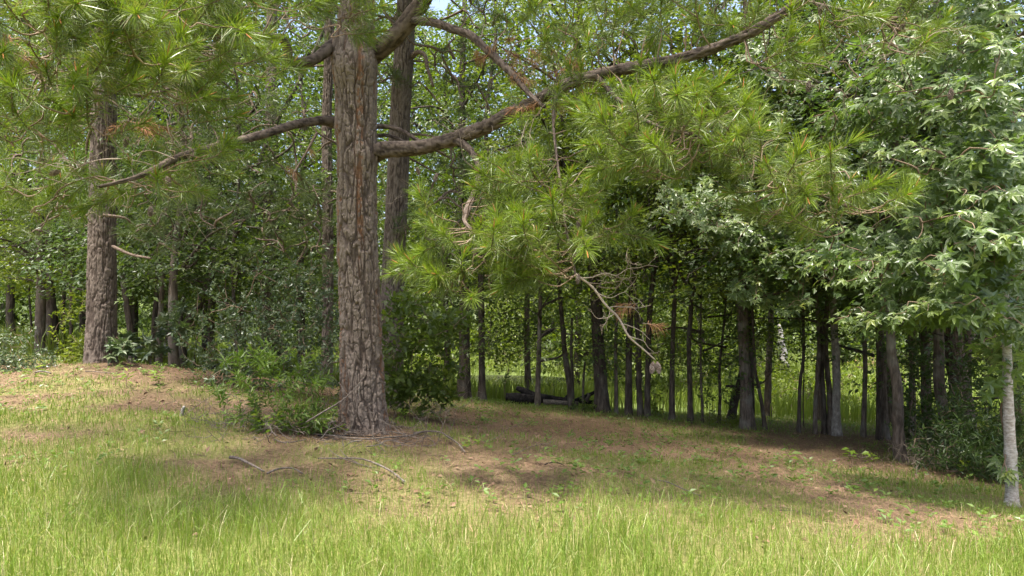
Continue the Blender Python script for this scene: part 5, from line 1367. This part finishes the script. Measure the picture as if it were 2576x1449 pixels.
# ------------------------------------------------------------------ grass, straw, litter, weeds (nobody could count them)
def blades(mb, x, y, h, w, rnd, rng, lean=.5, segs=3):
    n = len(x)
    z = ground_z(x, y) - .01
    o = np.stack([x, y, z], 1)
    a = rng.uniform(0, 2 * np.pi, n)
    ln = np.stack([np.cos(a), np.sin(a), 0 * a], 1) * (rng.gamma(2.0, .28, n) * lean)[:, None]
    b = rng.uniform(0, 2 * np.pi, n)
    sd = np.stack([np.cos(b), np.sin(b), 0 * b], 1)
    up = np.array([0, 0, 1.0])
    p1 = o + (up * .5 + ln * .14) * h[:, None]
    p2 = o + (up * .82 + ln * .42) * h[:, None]
    p3 = o + (up * (1 - .28 * np.minimum(1.6, np.linalg.norm(ln, axis=1)))[:, None] + ln * .85) * h[:, None]
    W = w[:, None]
    V = np.stack([o - sd * W * .8, o + sd * W * .8, p1 - sd * W, p1 + sd * W, p2 - sd * W * .7, p2 + sd * W * .7, p3], 1)
    i = np.arange(n)[:, None] * 7
    mb.add(V.reshape(-1, 3), [i + np.array([[0, 1, 3, 2]]), i + np.array([[2, 3, 5, 4]]), i + np.array([[4, 5, 6]])], 0, .5)
    for k in (-3, -2, -1):
        mb.r[k] = rnd.astype(np.float32)

g = np.random.default_rng(5)
def scatter(n, y0, y1, margin=.85, pw=1.0):
    y = y0 + (y1 - y0) * g.uniform(0, 1, n) ** pw
    y = np.sqrt(g.uniform(y0 ** 2, y1 ** 2, n)) if pw == 1.0 else y
    x = g.uniform(-1, 1, n) * (y * margin + .4)
    return x, y
mb = MB()
x, y = scatter(230000, 3.5, 9.5)
gr, near = grassy(x, y)
keep = g.random(len(x)) < np.clip(gr * (.38 + .16 * near) * (.45 + 1.1 * fbm(x * 2.2, y * 2.2, 67)), 0, 1)
x, y, gr, near = x[keep], y[keep], gr[keep], near[keep]
h = (.045 + .165 * near * (.15 + 1.15 * fbm(x * 1.5, y * 1.5, 61)) + .045 * gr) * g.uniform(.5, 1.35, len(x))
tall = (g.random(len(x)) < .05) * near
h = h * (1 + .6 * tall)
rn = np.clip(.30 + .22 * g.normal(size=len(x)) + .4 * (fbm(x * .8, y * .8, 63) - .5) + .55 * (g.random(len(x)) < .10), 0, 1)
blades(mb, x, y, h, g.uniform(.0012, .0023, len(x)), rn, g, .95)
x, y = scatter(150000, 8.5, 21.5)
gr, near = grassy(x, y)
keep = g.random(len(x)) < gr * .75
x, y, gr = x[keep], y[keep], gr[keep]
h = (.045 + .08 * gr) * g.uniform(.5, 1.5, len(x))
rn = np.clip(.32 + .2 * g.normal(size=len(x)) + .5 * (g.random(len(x)) < .10), 0, 1)
blades(mb, x, y, h, g.uniform(.0030, .0055, len(x)), rn, g, .7)
mb.build('grass', M['grass'], None, False, 'stuff')

mb = MB()
n = 52000
y = g.uniform(20, 58, n); x = g.uniform(-1, 1, n) * (y * .82)
pz = sstep(.35, .6, fbm(x * .16, y * .2, 91))
keep = (g.random(n) < .25 + .75 * pz) & ~((np.hypot((x - pc[0]) / 4.7, (y - pc[1]) / 2.7) < 1) & (g.random(n) < .75))
x, y = x[keep], y[keep]
h = g.uniform(.35, 1.0, len(x)) * (.5 + .9 * fbm(x * .2, y * .2, 93))
rn = np.clip(.3 + .2 * g.normal(size=len(x)) + .6 * (fbm(x * .25, y * .3, 95) - .5), 0, 1)
blades(mb, x, y, h, g.uniform(.010, .022, len(x)), rn, g, .7)
mb.build('marsh_grass', M['reeds'], None, False, 'stuff')

mb = MB()
n = 95000
x, y = scatter(n, 5.0, 19.0)
gr, near = grassy(x, y)
keep = g.random(n) < (1 - .85 * near) * (.35 + .65 * (1 - gr))
x, y = x[keep], y[keep]
z = ground_z(x, y) + g.uniform(.0, .018, len(x))
a = g.uniform(0, 2 * np.pi, len(x)); L = g.uniform(.06, .11, len(x))
dx = np.stack([np.cos(a) * L, np.sin(a) * L, g.normal(size=len(x)) * .014], 1)
sd = np.stack([-np.sin(a), np.cos(a), 0 * a], 1) * g.uniform(.0014, .0030, len(x))[:, None]
o = np.stack([x, y, z + .006], 1)
V = np.stack([o - dx - sd, o + dx - sd, o + dx + sd, o - dx + sd], 1)
mb.add(V.reshape(-1, 3), np.arange(len(x) * 4).reshape(-1, 4), 0, g.random(len(x)))
mb.build('pine_straw', M['straw'], None, False, 'stuff')

mb = MB()
n = 5200
x, y = scatter(n, 4.6, 18.5)
gr, near = grassy(x, y)
w = g.random(n) < (1 - .8 * near) * .8
x, y = x[w], y[w]
z = ground_z(x, y) + .015
m = len(x)
for k in range(420):                                         # broken twigs and bits of bark
    tx, ty = scatter(1, 6.0, 17.0)
    a_ = g.uniform(0, 6.3); L_ = g.uniform(.05, .30)
    e_ = np.array([math.cos(a_) * L_, math.sin(a_) * L_])
    p0 = np.array([tx[0], ty[0], 0]); p1 = p0 + [e_[0] * .5 + g.normal() * .02, e_[1] * .5 + g.normal() * .02, 0]; p2 = p0 + [e_[0], e_[1], 0]
    for q_ in (p0, p1, p2):
        q_[2] = float(ground_z(q_[0], q_[1])) + .008
    add_tube(mb, [p0, p1, p2], [.004, .005, .003], 4, .2, 1, g.random(), cap=False)
place(mb, LEAF[0], LEAF[1], np.stack([x, y, z], 1), rand_dirs(m, g) * [1, 1, .25], np.array([0, 0, 1]) + g.normal(size=(m, 3)) * .4, g.uniform(.04, .09, m), g.random(m))
mb.build('leaf_litter', [M['litter'], M['twig']], None, False, 'stuff')

mb = MB()
n = 3800
x, y = scatter(n, 5.5, 18.5)
gr, near = grassy(x, y)
w = (g.random(n) < .75 * (1 - near)) & (fbm(x * .7 + 2, y * .7, 99) > .47)
x, y = x[w], y[w]
z = ground_z(x, y)
for k in range(6):
    m = len(x)
    a = k * 1.05 + g.uniform(0, 1, m)
    X = np.stack([np.cos(a), np.sin(a), g.uniform(.1, .7, m)], 1)
    place(mb, LEAF[0], LEAF[1], np.stack([x, y, z + g.uniform(.01, .09, m)], 1) + X * .012, X, np.array([0, 0, 1]) + g.normal(size=(m, 3)) * .3, g.uniform(.035, .085, m), np.clip(g.normal(size=m) * .2 + .4, 0, 1))
mb.build('weeds', M['leaf_lance'], None, False, 'stuff')
